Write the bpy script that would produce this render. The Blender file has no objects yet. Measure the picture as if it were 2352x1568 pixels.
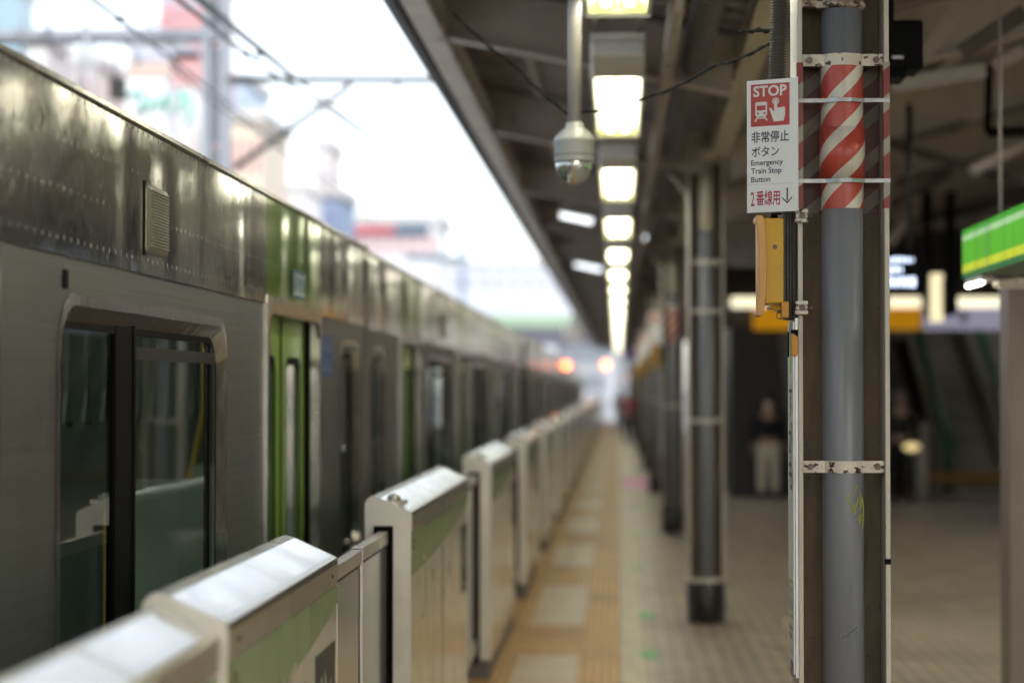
import bpy, bmesh, math, random
from mathutils import Vector, Matrix, Euler
R = math.radians
C = bpy.context.scene.collection
SC = bpy.context.scene
random.seed(7)

# ------------------------------------------------------------------ camera
H = 1.69
F = 5000.0                      # focal length in photo pixels of a 2352 px wide frame
cam_d = bpy.data.cameras.new('camera'); cam = bpy.data.objects.new('camera', cam_d); C.objects.link(cam)
cam.location = (0, 0, H)
cam.rotation_euler = (R(90 + 1.19), 0, R(2.79))
cam_d.sensor_width = 36.0; cam_d.lens = 36.0 * F / 2352.0
cam_d.clip_start = 0.05; cam_d.clip_end = 3000
cam_d.dof.use_dof = True; cam_d.dof.focus_distance = 6.25; cam_d.dof.aperture_fstop = 1.7
cam_d.dof.aperture_blades = 0
SC.camera = cam
CM = Euler((R(90 + 1.19), 0, R(2.79))).to_matrix()
def at(u, v, Y):
    """world point on the plane y=Y that the photo shows at u, v (2352 px wide frame)"""
    d = CM @ Vector(((u - 1176) / F, -(v - 784) / F, -1))
    t = Y / d.y
    return Vector((d.x * t, Y, H + d.z * t))

# ------------------------------------------------------------------ world, sun, exposure
w = bpy.data.worlds.new('World'); SC.world = w; w.use_nodes = True
nt = w.node_tree; nt.nodes.clear()
out = nt.nodes.new('ShaderNodeOutputWorld'); bg = nt.nodes.new('ShaderNodeBackground')
sky = nt.nodes.new('ShaderNodeTexSky'); sky.sky_type = 'NISHITA'; sky.sun_disc = False
SUN_EL, SUN_AZ = R(42), R(150)
sky.sun_elevation = SUN_EL; sky.sun_rotation = SUN_AZ
sky.air_density = 1.0; sky.dust_density = 1.5; sky.ozone_density = 1.0
bg.inputs['Strength'].default_value = 0.07
hs = nt.nodes.new('ShaderNodeHueSaturation'); hs.inputs['Saturation'].default_value = .42; hs.inputs['Value'].default_value = 1.0
nt.links.new(sky.outputs[0], hs.inputs['Color']); nt.links.new(hs.outputs[0], bg.inputs[0]); nt.links.new(bg.outputs[0], out.inputs[0])
sl = bpy.data.lights.new('sun', 'SUN'); sl.energy = 0.5; sl.angle = R(12); sl.color = (1, 0.96, 0.9)
so = bpy.data.objects.new('sun', sl); C.objects.link(so); so.location = (0, 0, 30)
sdir = Vector((math.sin(SUN_AZ) * math.cos(SUN_EL), math.cos(SUN_AZ) * math.cos(SUN_EL), math.sin(SUN_EL)))
so.rotation_euler = sdir.to_track_quat('Z', 'Y').to_euler()
SC.view_settings.view_transform = 'Standard'; SC.view_settings.look = 'None'
SC.view_settings.exposure = 2.32; SC.view_settings.gamma = 1
SC.cycles.use_denoising = True
SC.cycles.max_bounces = 7; SC.cycles.transparent_max_bounces = 12
SC.cycles.caustics_reflective = False; SC.cycles.caustics_refractive = False
SC.cycles.sample_clamp_indirect = 6.0

# ------------------------------------------------------------------ materials
def lin(c):
    return tuple(((x / 255.0) / 12.92 if x / 255.0 <= 0.04045 else ((x / 255.0 + 0.055) / 1.055) ** 2.4) for x in c)
class NT:
    def __init__(s, name):
        s.m = bpy.data.materials.new(name); s.m.use_nodes = True
        s.t = s.m.node_tree; s.b = s.t.nodes['Principled BSDF']; s.o = s.t.nodes['Material Output']
        s._tc = None
    def n(s, typ, **k):
        x = s.t.nodes.new(typ)
        for a, v in k.items(): setattr(x, a, v)
        return x
    def l(s, a, b): s.t.links.new(a, b)
    def co(s, scale=(1, 1, 1), kind='Object'):
        if s._tc is None: s._tc = s.n('ShaderNodeTexCoord')
        mp = s.n('ShaderNodeMapping'); mp.inputs['Scale'].default_value = scale
        s.l(s._tc.outputs[kind], mp.inputs[0]); return mp.outputs[0]
    def noise(s, scale=(1, 1, 1), detail=4, rough=0.55, dist=0.0):
        x = s.n('ShaderNodeTexNoise'); x.inputs['Scale'].default_value = 1.0
        x.inputs['Detail'].default_value = detail; x.inputs['Roughness'].default_value = rough
        x.inputs['Distortion'].default_value = dist
        s.l(s.co(scale), x.inputs['Vector']); return x.outputs['Fac']
    def ramp(s, fac, stops):
        x = s.n('ShaderNodeValToRGB'); e = x.color_ramp.elements
        e[0].position, e[0].color = stops[0][0], (*stops[0][1], 1)
        e[1].position, e[1].color = stops[-1][0], (*stops[-1][1], 1)
        for p, c in stops[1:-1]:
            q = e.new(p); q.color = (*c, 1)
        s.l(fac, x.inputs[0]); return x.outputs[0]
    def fl(s, fac, a, b, v0=0.0, v1=1.0):
        x = s.n('ShaderNodeMapRange'); x.inputs[1].default_value = a; x.inputs[2].default_value = b
        x.inputs[3].default_value = v0; x.inputs[4].default_value = v1
        s.l(fac, x.inputs[0]); return x.outputs[0]
    def math(s, op, a, b=None, c=None):
        x = s.n('ShaderNodeMath', operation=op)
        for i, v in enumerate((a, b, c)):
            if v is None: continue
            if isinstance(v, (int, float)): x.inputs[i].default_value = v
            else: s.l(v, x.inputs[i])
        return x.outputs[0]
    def mix(s, fac, a, b):
        x = s.n('ShaderNodeMix', data_type='RGBA')
        for i, v in ((0, fac), (6, a), (7, b)):
            if isinstance(v, (int, float)): x.inputs[i].default_value = v
            elif isinstance(v, tuple): x.inputs[i].default_value = (*v, 1)
            else: s.l(v, x.inputs[i])
        return x.outputs[2]
    def bump(s, h, strength=0.3, dist=0.01):
        x = s.n('ShaderNodeBump'); x.inputs['Strength'].default_value = strength
        x.inputs['Distance'].default_value = dist; s.l(h, x.inputs['Height'])
        s.l(x.outputs[0], s.b.inputs['Normal']); return x
    def sep(s):
        x = s.n('ShaderNodeSeparateXYZ'); s.l(s.co(), x.inputs[0]); return x.outputs
MC = {}
def M(name, col, rough=0.5, metal=0.0, col2=None, ns=(6, 6, 6), bump=0.0, bs=(40, 40, 40), spec=None,
      dirt=None, dirt_s=(9, 9, 9), dirt_t=(0.55, 0.7), rv=0.0, coat=0.0):
    if name in MC: return MC[name]
    t = NT(name); b = t.b
    b.inputs['Roughness'].default_value = rough; b.inputs['Metallic'].default_value = metal
    if spec is not None: b.inputs['Specular IOR Level'].default_value = spec
    if coat: b.inputs['Coat Weight'].default_value = coat; b.inputs['Coat Roughness'].default_value = 0.08
    c2 = col2 or tuple(x * 0.82 for x in col)
    base = t.mix(t.fl(t.noise(ns), 0.35, 0.68), col, c2)
    if dirt: base = t.mix(t.fl(t.noise(dirt_s, 6, 0.65), *dirt_t), base, dirt)
    t.l(base, b.inputs['Base Color'])
    if rv: t.l(t.fl(t.noise((ns[0] * 2.3, ns[1] * 2.3, ns[2] * 2.3)), 0.3, 0.7, max(0.02, rough - rv), rough + rv), b.inputs['Roughness'])
    if bump: t.bump(t.noise(bs), bump, 0.004)
    MC[name] = t.m; return t.m
def EM(name, col, s):
    if name in MC: return MC[name]
    t = NT(name); t.b.inputs['Base Color'].default_value = (*col, 1)
    t.b.inputs['Emission Color'].default_value = (*col, 1); t.b.inputs['Emission Strength'].default_value = s
    MC[name] = t.m; return t.m

# ------------------------------------------------------------------ mesh building
def org(o):
    v = Vector((0, 0, 0))
    while o is not None: v += o.location; o = o.parent
    return v
def tag(o, label=None, cat=None, group=None, kind=None):
    if label: o['label'] = label
    if cat: o['category'] = cat
    if group: o['group'] = group
    if kind: o['kind'] = kind
    return o
def thing(name, label, cat, loc=(0, 0, 0), group=None):
    o = bpy.data.objects.new(name, None); C.objects.link(o); o.location = loc
    o.empty_display_size = 0.1
    return tag(o, label, cat, group)
class MB:
    def __init__(s): s.bm = bmesh.new(); s.mi = 0
    def m(s, i): s.mi = i; return s
    def face(s, pts):
        vs = [s.bm.verts.new(Vector(p)) for p in pts]
        f = s.bm.faces.new(vs); f.material_index = s.mi; return f
    def box(s, x0, x1, y0, y1, z0, z1):
        x0, x1 = min(x0, x1), max(x0, x1); y0, y1 = min(y0, y1), max(y0, y1); z0, z1 = min(z0, z1), max(z0, z1)
        v = [s.bm.verts.new(p) for p in ((x0,y0,z0),(x1,y0,z0),(x1,y1,z0),(x0,y1,z0),(x0,y0,z1),(x1,y0,z1),(x1,y1,z1),(x0,y1,z1))]
        for q in ((0,3,2,1),(4,5,6,7),(0,1,5,4),(1,2,6,5),(2,3,7,6),(3,0,4,7)):
            f = s.bm.faces.new([v[i] for i in q]); f.material_index = s.mi
        return s
    def obox(s, c, ax, ay, az, hx, hy, hz):
        c = Vector(c); ax, ay, az = Vector(ax).normalized(), Vector(ay).normalized(), Vector(az).normalized()
        v = [s.bm.verts.new(c + ax*hx*i + ay*hy*j + az*hz*k) for k in (-1, 1) for i, j in ((-1,-1),(1,-1),(1,1),(-1,1))]
        for q in ((0,3,2,1),(4,5,6,7),(0,1,5,4),(1,2,6,5),(2,3,7,6),(3,0,4,7)):
            f = s.bm.faces.new([v[i] for i in q]); f.material_index = s.mi
        return s
    def beam(s, p0, p1, wd, ht, up=(0, 0, 1)):
        p0, p1 = Vector(p0), Vector(p1); d = (p1 - p0); L = d.length; d.normalize()
        up = Vector(up); sx = d.cross(up)
        if sx.length < 1e-4: sx = d.cross(Vector((1, 0, 0)))
        sx.normalize(); u = sx.cross(d)
        return s.obox((p0 + p1) / 2, sx, d, u, wd / 2, L / 2, ht / 2)
    def prism(s, pts, ext):
        """closed polygon of 3-D points swept by vector ext"""
        ext = Vector(ext); a = [s.bm.verts.new(Vector(p)) for p in pts]; b = [s.bm.verts.new(Vector(p) + ext) for p in pts]
        n = len(pts)
        for f in (s.bm.faces.new(a), s.bm.faces.new(b[::-1])): f.material_index = s.mi
        for i in range(n):
            f = s.bm.faces.new((a[i], b[i], b[(i+1) % n], a[(i+1) % n])); f.material_index = s.mi
        return s
    def cyl(s, p0, p1, r, seg=20, r1=None, cap=True, a0=0, a1=2*math.pi):
        p0, p1 = Vector(p0), Vector(p1); d = (p1 - p0).normalized(); r1 = r if r1 is None else r1
        q = Vector((1, 0, 0)) if abs(d.x) < 0.9 else Vector((0, 1, 0))
        e1 = (q - d * q.dot(d)).normalized(); e2 = d.cross(e1)
        A = [s.bm.verts.new(p0 + (e1*math.cos(2*math.pi*i/seg) + e2*math.sin(2*math.pi*i/seg))*r) for i in range(seg)]
        B = [s.bm.verts.new(p1 + (e1*math.cos(2*math.pi*i/seg) + e2*math.sin(2*math.pi*i/seg))*r1) for i in range(seg)]
        for i in range(seg):
            f = s.bm.faces.new((A[i], A[(i+1) % seg], B[(i+1) % seg], B[i])); f.material_index = s.mi; f.smooth = True
        if cap:
            for f in (s.bm.faces.new(A[::-1]), s.bm.faces.new(B)): f.material_index = s.mi
        return s
    def lathe(s, prof, c, seg=28, half=False):
        """profile of (radius, z) turned round the vertical through c"""
        c = Vector(c); rings = []
        for r, z in prof:
            rings.append([s.bm.verts.new(c + Vector((r*math.cos(2*math.pi*i/seg), r*math.sin(2*math.pi*i/seg), z))) for i in range(seg)])
        for a, b in zip(rings, rings[1:]):
            for i in range(seg):
                f = s.bm.faces.new((a[i], a[(i+1) % seg], b[(i+1) % seg], b[i])); f.material_index = s.mi; f.smooth = True
        for f in (s.bm.faces.new(rings[0][::-1]), s.bm.faces.new(rings[-1])): f.material_index = s.mi
        return s
    def tube(s, pts, r, seg=8):
        pts = [Vector(p) for p in pts]; rings = []; e = None
        for i, p in enumerate(pts):
            d = (pts[min(i+1, len(pts)-1)] - pts[max(i-1, 0)]).normalized()
            if e is None:
                q = Vector((1, 0, 0)) if abs(d.x) < 0.9 else Vector((0, 1, 0)); e = (q - d*q.dot(d)).normalized()
            else: e = (e - d*e.dot(d)).normalized()
            f2 = d.cross(e); rr = r[i] if isinstance(r, (list, tuple)) else r
            rings.append([s.bm.verts.new(p + (e*math.cos(2*math.pi*k/seg) + f2*math.sin(2*math.pi*k/seg))*rr) for k in range(seg)])
        for a, b in zip(rings, rings[1:]):
            for i in range(seg):
                f = s.bm.faces.new((a[i], a[(i+1) % seg], b[(i+1) % seg], b[i])); f.material_index = s.mi; f.smooth = True
        for f in (s.bm.faces.new(rings[0][::-1]), s.bm.faces.new(rings[-1])): f.material_index = s.mi
        return s
    def build(s, name, mats, parent=None, bevel=0.0, seg=2, label=None):
        bmesh.ops.recalc_face_normals(s.bm, faces=s.bm.faces[:])
        if parent is not None:
            bmesh.ops.translate(s.bm, vec=-org(parent), verts=s.bm.verts[:])
        me = bpy.data.meshes.new(name); s.bm.to_mesh(me); s.bm.free()
        for m in (mats if isinstance(mats, (list, tuple)) else [mats]): me.materials.append(m)
        o = bpy.data.objects.new(name, me); C.objects.link(o)
        if parent is not None: o.parent = parent
        if bevel:
            b = o.modifiers.new('bevel', 'BEVEL'); b.width = bevel; b.segments = seg; b.limit_method = 'ANGLE'; b.angle_limit = R(35)
            b.harden_normals = False
        if label: o['label'] = label
        return o
def dup(root, off=(0, 0, 0), rz=0.0, label=None, group=None, skip=()):
    r = root.copy(); C.objects.link(r); r.location = root.location + Vector(off); r.rotation_euler = (0, 0, rz)
    if label: r['label'] = label
    if group: r['group'] = group
    for ch in list(root.children):
        if ch.name.split('.')[0] in skip: continue
        c = ch.copy(); C.objects.link(c); c.parent = r
        for g in list(ch.children):
            if g.name.split('.')[0] in skip: continue
            d = g.copy(); C.objects.link(d); d.parent = c
    return r
# text: glyph outlines as mesh, fitted in a box of a plane given by origin + axes
def glyphs(txt, bold=0.0, align='LEFT'):
    cu = bpy.data.curves.new('txt', 'FONT'); cu.body = txt; cu.offset = bold; cu.resolution_u = 3; cu.align_x = align
    ob = bpy.data.objects.new('txt', cu); C.objects.link(ob)
    dg = bpy.context.evaluated_depsgraph_get(); me = bpy.data.meshes.new_from_object(ob.evaluated_get(dg))
    bpy.data.objects.remove(ob); V = [v.co.copy() for v in me.vertices]; P = [tuple(p.vertices) for p in me.polygons]
    bpy.data.meshes.remove(me); bpy.data.curves.remove(cu); return V, P
def put_text(mb, txt, o, ax, ay, x0, x1, y0, y1, bold=0.0):
    V, P = glyphs(txt, bold)
    if not V: return
    a0, a1 = min(v.x for v in V), max(v.x for v in V); b0, b1 = min(v.y for v in V), max(v.y for v in V)
    o, ax, ay = Vector(o), Vector(ax), Vector(ay)
    vs = [mb.bm.verts.new(o + ax*(x0 + (v.x-a0)/(a1-a0)*(x1-x0)) + ay*(y0 + (v.y-b0)/(b1-b0)*(y1-y0))) for v in V]
    for p in P:
        try: f = mb.bm.faces.new([vs[i] for i in p]); f.material_index = mb.mi
        except ValueError: pass
def flat(mb, o, ax, ay, pts):
    o, ax, ay = Vector(o), Vector(ax), Vector(ay)
    mb.face([o + ax*p[0] + ay*p[1] for p in pts])
def disc(c, r, n=20, a0=0, a1=360):
    k = n if a1 - a0 >= 360 else n + 1
    return [(c[0] + r*math.cos(R(a0 + (a1-a0)*i/n)), c[1] + r*math.sin(R(a0 + (a1-a0)*i/n))) for i in range(k)]
def rrect(x0, x1, y0, y1, r, n=4):
    P = []
    for cx, cy, a in ((x1-r, y1-r, 0), (x0+r, y1-r, 90), (x0+r, y0+r, 180), (x1-r, y0+r, 270)):
        for i in range(n+1): P.append((cx + r*math.cos(R(a+90*i/n)), cy + r*math.sin(R(a+90*i/n))))
    return P
def ring(mb, outer, inner, mapf):
    """flat ring between two outlines with the same number of points"""
    n = len(outer)
    a = [mb.bm.verts.new(Vector(mapf(*p, 0))) for p in outer]; b = [mb.bm.verts.new(Vector(mapf(*p, 1))) for p in inner]
    for i in range(n):
        f = mb.bm.faces.new((a[i], a[(i+1) % n], b[(i+1) % n], b[i])); f.material_index = mb.mi
def hole_plate(mb, x, y0, y1, z0, z1, hp, hy0, hy1, hz0, hz1):
    """wall plate in plane x with a hole outline hp (order of rrect: ++ -+ -- +-)"""
    n = len(hp) // 4
    corner = [(y1, z1), (y0, z1), (y0, z0), (y1, z0)]
    for k in range(4):
        arc = hp[k*n:(k+1)*n]; c = corner[k]
        for i in range(n-1): mb.face([(x, *c), (x, *arc[i]), (x, *arc[i+1])])
        nx = hp[((k+1) % 4)*n]
        mb.face([(x, *c), (x, *arc[-1]), (x, *nx), (x, *corner[(k+1) % 4])])

# ------------------------------------------------------------------ shared materials
m_conc = M('concrete', (.30,.28,.26), .8, bump=.3, col2=(.2,.19,.18))
m_beam = M('canopy paint', (.50,.45,.40), .55, col2=(.41,.37,.325), ns=(3,3,3), dirt=(.09,.06,.045), dirt_s=(7,7,7), dirt_t=(.58,.72), bump=.15)
m_pale = M('pale beam paint', (.60,.55,.50), .5, col2=(.48,.44,.39), ns=(2,5,2), dirt=(.16,.10,.07), dirt_s=(11,5,11), dirt_t=(.6,.68), bump=.15)
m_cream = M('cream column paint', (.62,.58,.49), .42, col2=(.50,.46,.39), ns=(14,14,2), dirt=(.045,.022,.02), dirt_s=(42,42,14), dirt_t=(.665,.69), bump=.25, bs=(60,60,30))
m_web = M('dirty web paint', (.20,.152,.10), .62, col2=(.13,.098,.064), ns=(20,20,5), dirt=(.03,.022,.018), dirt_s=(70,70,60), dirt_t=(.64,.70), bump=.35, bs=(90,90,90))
m_black = M('black plastic', (.006,.006,.007), .55, spec=.06)
m_dark = M('dark steel', (.035,.033,.032), .5, metal=.3)
m_galv = M('galvanised steel', (.40,.41,.42), .34, metal=.85, col2=(.30,.31,.32), ns=(30,30,30))
m_white = M('white enamel', (.78,.78,.76), .35)
m_offw = M('off-white enamel', (.66,.65,.60), .4, col2=(.58,.56,.51))

# floor tiles
t = NT('platform tiles')
br = t.n('ShaderNodeTexBrick'); br.offset = 0.0
t.l(t.co((1, 1, 1)), br.inputs['Vector'])
br.inputs['Scale'].default_value = 1.0; br.inputs['Brick Width'].default_value = .10; br.inputs['Row Height'].default_value = .30
br.inputs['Mortar Size'].default_value = .011; br.inputs['Mortar Smooth'].default_value = .2
br.inputs['Color1'].default_value = (.35,.305,.275,1); br.inputs['Color2'].default_value = (.30,.262,.238,1); br.inputs['Mortar'].default_value = (.60,.49,.34,1)
t.l(t.mix(t.fl(t.noise((.8,.5,1), 5), .35, .7, 0, .55), br.outputs[0], (.18,.152,.128)), t.b.inputs['Base Color'])
t.l(t.fl(t.noise((3,1.4,1)), .35, .7, .28, .5), t.b.inputs['Roughness'])
t.bump(br.outputs['Fac'], .25, .002); m_tile = t.m
# tactile paving: raised bars running along the platform
def tactile(name, ca, cb):
    t = NT(name); s = t.sep()
    bx = t.math('ABSOLUTE', t.math('SUBTRACT', t.math('FRACT', t.math('MULTIPLY', s[0], 1/.05)), .5))
    by = t.math('ABSOLUTE', t.math('SUBTRACT', t.math('FRACT', t.math('MULTIPLY', s[1], 1/.30)), .5))
    bar = t.math('MULTIPLY', t.fl(bx, .18, .27, 1, 0), t.fl(by, .42, .455, 1, 0))
    base = t.mix(bar, cb, ca)
    base = t.mix(t.fl(t.noise((2.2,.9,1), 6, .6), .42, .7, 0, .6), base, tuple(x*.55 for x in cb))
    t.l(base, t.b.inputs['Base Color']); t.b.inputs['Roughness'].default_value = .5
    t.bump(bar, .6, .004); return t.m
m_tac = tactile('tactile paving', (.74,.44,.13), (.42,.235,.075))
m_ochre = tactile('ochre paving', (.64,.37,.11), (.40,.22,.07))

# ------------------------------------------------------------------ ground, tracks, platform
mb = MB(); mb.box(-900, 900, -60, 1500, -1.75, -1.5); tag(mb.build('ground', M('ground', (.2,.19,.18), .9)), kind='structure')
mb = MB(); mb.box(-30, -1.15, -40, 260, -1.5, -1.28)
tag(mb.build('ballast', M('ballast', (.22,.19,.17), .95, col2=(.09,.08,.07), ns=(25,25,25), bump=1.0, bs=(30,30,30))), kind='structure')
PY0, PY1 = -9, 108
mb = MB(); mb.box(-1.12, 9.5, PY0, PY1, -.25, 0); tag(mb.build('platform_floor', m_tile), kind='structure')
mb = MB(); mb.box(-1.0, 9.3, PY0, PY1, -1.5, -.25); tag(mb.build('platform_wall', m_conc), kind='structure')
mb = MB(); mb.box(-1.118, -.215, PY0, PY1, 0, .004); tag(mb.build('ochre_paving', m_ochre), kind='structure')
mb = MB(); mb.box(-.215, .015, PY0, PY1, 0, .006); tag(mb.build('tactile_strip', m_tac), kind='structure')
mb = MB(); mb.box(.02, .165, PY0, PY1, 0, .004)
tag(mb.build('cream_line', M('cream line paint', (.62,.55,.40), .5, col2=(.45,.40,.31), ns=(9,1.5,1))), kind='structure')
m_plate = M('boarding plate', (.50,.42,.31), .4, col2=(.44,.32,.17), ns=(3,3,3), dirt=(.25,.2,.15), dirt_t=(.55,.75))
GP = 4.85; G0 = 7.7        # platform gate pitch and start of the first sharp cabinet
for k in range(-1, 14):
    mb = MB(); y = G0 + GP*k - 1.95
    mb.box(-.62, -.245, y + .1 + .12*math.sin(k*2.3), y + 3.0 + .1*math.sin(k*1.7), .004, .009)
    tag(mb.build('boarding_plate', m_plate), kind='structure')
m_grn = M('green floor paint', (.16,.50,.20), .5, col2=(.2,.42,.2))
for k, y in enumerate((9.5, 11.6, 13.8, 16.2, 20.5, 25, 30)):
    mb = MB(); x = .19 + .01*(k % 2)
    mb.prism([(x-.05, y-.22, .001), (x+.05, y-.22, .001), (x+.05, y+.05, .001), (x+.09, y+.05, .001), (x, y+.28, .001), (x-.09, y+.05, .001), (x-.05, y+.05, .001)], (0, 0, .005))
    tag(mb.build('floor_arrow', m_grn), 'green arrow painted on the floor beside the cream line, number %s from the front' % ('one two three four five six seven'.split()[k]), 'floor marking', 'green arrows along the cream line')
mb = MB(); mb.box(.06, .60, 36.2, 40.5, 0, .005)
tag(mb.build('floor_panel', M('pink floor paint', (.80,.32,.55), .5)), 'pink painted waiting area on the platform floor near the far pillars', 'floor marking')

# ------------------------------------------------------------------ canopy over the platform
cano = thing('platform_canopy', 'brown steel platform canopy rising outwards from the row of columns', 'canopy', (.65, 15.6, 3.2))
SL = .204
def zl(x): return 3.2 + (.65 - x)*SL            # underside of left rafters
def zr(x): return 3.17 + (x - .80)*.26           # underside of right rafters
m_deck = M('roof deck', (.40,.365,.33), .6, col2=(.31,.28,.255), ns=(2,2,2), dirt=(.06,.045,.035))
# corrugated deck
mb = MB()
n = 0; y = PY0
while y < PY1:
    o = .03 if n % 2 else 0
    mb.face([(-1.06, y, zl(-1.06)+.33+o), (.65, y, 3.53+o), (.65, y+.16, 3.53+o), (-1.06, y+.16, zl(-1.06)+.33+o)])
    mb.face([(.65, y, 3.53+o), (8.4, y, zr(8.4)+.33+o), (8.4, y+.16, zr(8.4)+.33+o), (.65, y+.16, 3.53+o)])
    if y + .16 < PY1:
        o2 = .03 - o
        mb.face([(-1.06, y+.16, zl(-1.06)+.33+o), (.65, y+.16, 3.53+o), (.65, y+.16, 3.53+o2), (-1.06, y+.16, zl(-1.06)+.33+o2)])
        mb.face([(.65, y+.16, 3.53+o), (8.4, y+.16, zr(8.4)+.33+o), (8.4, y+.16, zr(8.4)+.33+o2), (.65, y+.16, 3.53+o2)])
    n += 1; y += .16
mb.build('roof_deck', m_deck, cano)
mb = MB(); mb.prism([(-1.07, PY0, zl(-1.06)+.45), (.65, PY0, 3.65), (8.4, PY0, zr(8.4)+.45), (8.4, PY0, zr(8.4)+.38), (.65, PY0, 3.575), (-1.07, PY0, zl(-1.06)+.375)], (0, PY1-PY0, 0))
mb.build('roof_top', M('roof top', (.3,.3,.3), .7), cano)
mb = MB(); mb.box(-1.13, -1.085, PY0, PY1, 3.545, 4.02); mb.build('fascia', M('fascia', (.10,.095,.09), .5, dirt=(.05,.04,.035)), cano)
mb = MB(); mb.box(-1.02, -.90, PY0, PY1, 3.50, 3.515); mb.box(-1.02, -1.005, PY0, PY1, 3.515, 3.66); mb.box(-1.02, -.90, PY0, PY1, 3.66, 3.675)
mb.build('edge_beam', M('edge beam paint', (.80,.76,.71), .45, col2=(.66,.61,.55), ns=(3,3,3), dirt=(.2,.12,.08), dirt_s=(9,4,9), dirt_t=(.6,.68)), cano)
m_webp = M('rafter web paint', (.58,.53,.44), .5, col2=(.46,.42,.35), ns=(2,2,2), dirt=(.2,.16,.12), dirt_s=(4,4,4), dirt_t=(.6,.75))
raf = [11.4 if i == 1 else 10.85 + 4.75*(i-1) for i in range(-4, 21)]
for k, y in enumerate(raf):
    mb = MB()
    for xa, xb, zf in ((-.90, .60, zl), (.80, 8.3, zr)):
        d = .28
        mb.m(0).prism([(xa, y-.006, zf(xa)+.012), (xb, y-.006, zf(xb)+.012), (xb, y-.006, zf(xb)+d), (xa, y-.006, zf(xa)+d)], (0, .012, 0))
        for o in (0, d):
            mb.m(1 if o == 0 else 0).prism([(xa, y-.07, zf(xa)+o), (xb, y-.07, zf(xb)+o), (xb, y-.07, zf(xb)+o+.012), (xa, y-.07, zf(xa)+o+.012)], (0, .14, 0))
    mb.build('rafter', [m_webp, m_pale], cano)
for x in (-.55, -.12, .28):
    mb = MB(); mb.box(x-.03, x+.03, PY0, PY1, zl(x)+.30, zl(x)+.318); mb.box(x-.03, x-.022, PY0, PY1, zl(x)+.318, zl(x)+.335); mb.build('purlin', m_beam, cano)
for x in (1.3, 2.2, 3.2, 4.3, 5.5, 6.6):
    mb = MB(); mb.box(x-.04, x+.04, PY0, PY1, zr(x)+.298, zr(x)+.33); mb.build('purlin', m_beam, cano)
COLY = [6.1 + 9.5*k for k in range(-1, 11)]
m_gird = M('girder paint', (.66,.64,.48), .5, col2=(.56,.54,.40), ns=(4,1,4), dirt=(.22,.17,.12), dirt_t=(.62,.72))
for a, b in zip(COLY, COLY[1:]):
    mb = MB()
    mb.prism([(.60, a+.26, 3.42), (.655, b-.2, 3.315), (.655, b-.2, 3.50), (.60, a+.26, 3.50)], (.125, 0, 0))
    mb.build('girder', m_gird, cano)
# ribbed duct and pipes along the canopy
duct = MB(); y = 1.0
while y < 40:
    duct.cyl((.40, y, 3.38), (.40, y+.06, 3.38), .075, 14, cap=True); duct.cyl((.40, y+.06, 3.38), (.40, y+.12, 3.38), .066, 14, cap=False); y += .12
tag(duct.build('ribbed_duct', M('duct', (.20,.20,.19), .4, metal=.5)), 'dark ribbed metal duct running under the canopy beside the columns', 'duct')
for i, (x, r, lb) in enumerate(((.24, .035, 'brown conduit under the canopy between the lights and the duct'),)):
    mb = MB(); z = zl(x) - .045
    mb.cyl((x, 2, z), (x, 70, z), r, 10); tag(mb.build('conduit_pipe', m_beam), lb, 'pipe', 'conduits under the canopy')

# ------------------------------------------------------------------ fluorescent fixtures in a row over the yellow line
m_tube = EM('fluorescent tube', (1, .95, .86), 3.4)
m_fill_tube = EM('added fill tube', (1, .93, .90), 6.5)
m_refl = M('reflector enamel', (.80,.80,.42), .35)
m_hous = M('fixture housing', (.84,.86,.85), .42, col2=(.74,.76,.75))
def fixture(m_tube=m_tube):
    y0, y1, z = 10.58, 13.0, 3.19
    r = thing('strip_light', 'strip', 'strip light', (0, 10.58, z), 'strip lights in a row under the canopy')
    mb = MB(); mb.box(-.125, .125, y0-.70, y1+.04, z+.075, z+.11)
    mb.box(-.135, -.118, y0-.02, y1+.02, z-.002, z+.075); mb.box(.118, .135, y0-.02, y1+.02, z-.002, z+.075)
    mb.build('housing', m_hous, r, .004)
    mb = MB(); mb.box(-.125, .125, y0-.70, y0-.024, z, z+.074); mb.build('ballast_box', m_hous, r, .015, 3)
    mb = MB(); mb.box(-.135,.135, y1+.024, y1+.05, z-.01, z+.074); mb.build('end_cap', m_hous, r, .008, 3)
    mb = MB()
    mb.face([(-.117, y0, z), (-.07, y0, z+.07), (-.07, y1, z+.07), (-.117, y1, z)])
    mb.face([(.117, y0, z), (.117, y1, z), (.07, y1, z+.07), (.07, y0, z+.07)])
    mb.face([(-.07, y0, z+.07), (.07, y0, z+.07), (.07, y1, z+.07), (-.07, y1, z+.07)])
    mb.face([(0, y0+.03, z+.025), (.018, y0+.03, z+.069), (.018, y1-.03, z+.069), (0, y1-.03, z+.025)]); mb.face([(0, y0+.03, z+.025), (0, y1-.03, z+.025), (-.018, y1-.03, z+.069), (-.018, y0+.03, z+.069)])
    for yy, s in ((y0-.001, 1), (y1+.001, -1)):
        mb.face([(-.117, yy, z), (.117, yy, z), (.07, yy + s*.02, z+.07), (-.07, yy + s*.02, z+.07)])
    mb.build('reflector', m_refl, r)
    for x in (-.048, .048):
        mb = MB(); mb.cyl((x, y0+.06, z+.036), (x, y1-.06, z+.036), .021, 12); tb = mb.build('tube', m_tube, r)
        mb = MB(); mb.cyl((x, y0+.035, z+.036), (x, y0+.06, z+.036), .017, 12); mb.cyl((x, y1-.06, z+.036), (x, y1-.035, z+.036), .017, 12); mb.build('lamp_holder', m_offw, tb)
    return r
fx = fixture(); LP = 4.5
ordn = 'second third fourth fifth sixth seventh eighth ninth tenth eleventh twelfth thirteenth fourteenth fifteenth sixteenth seventeenth eighteenth nineteenth twentieth'.split()
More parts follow.
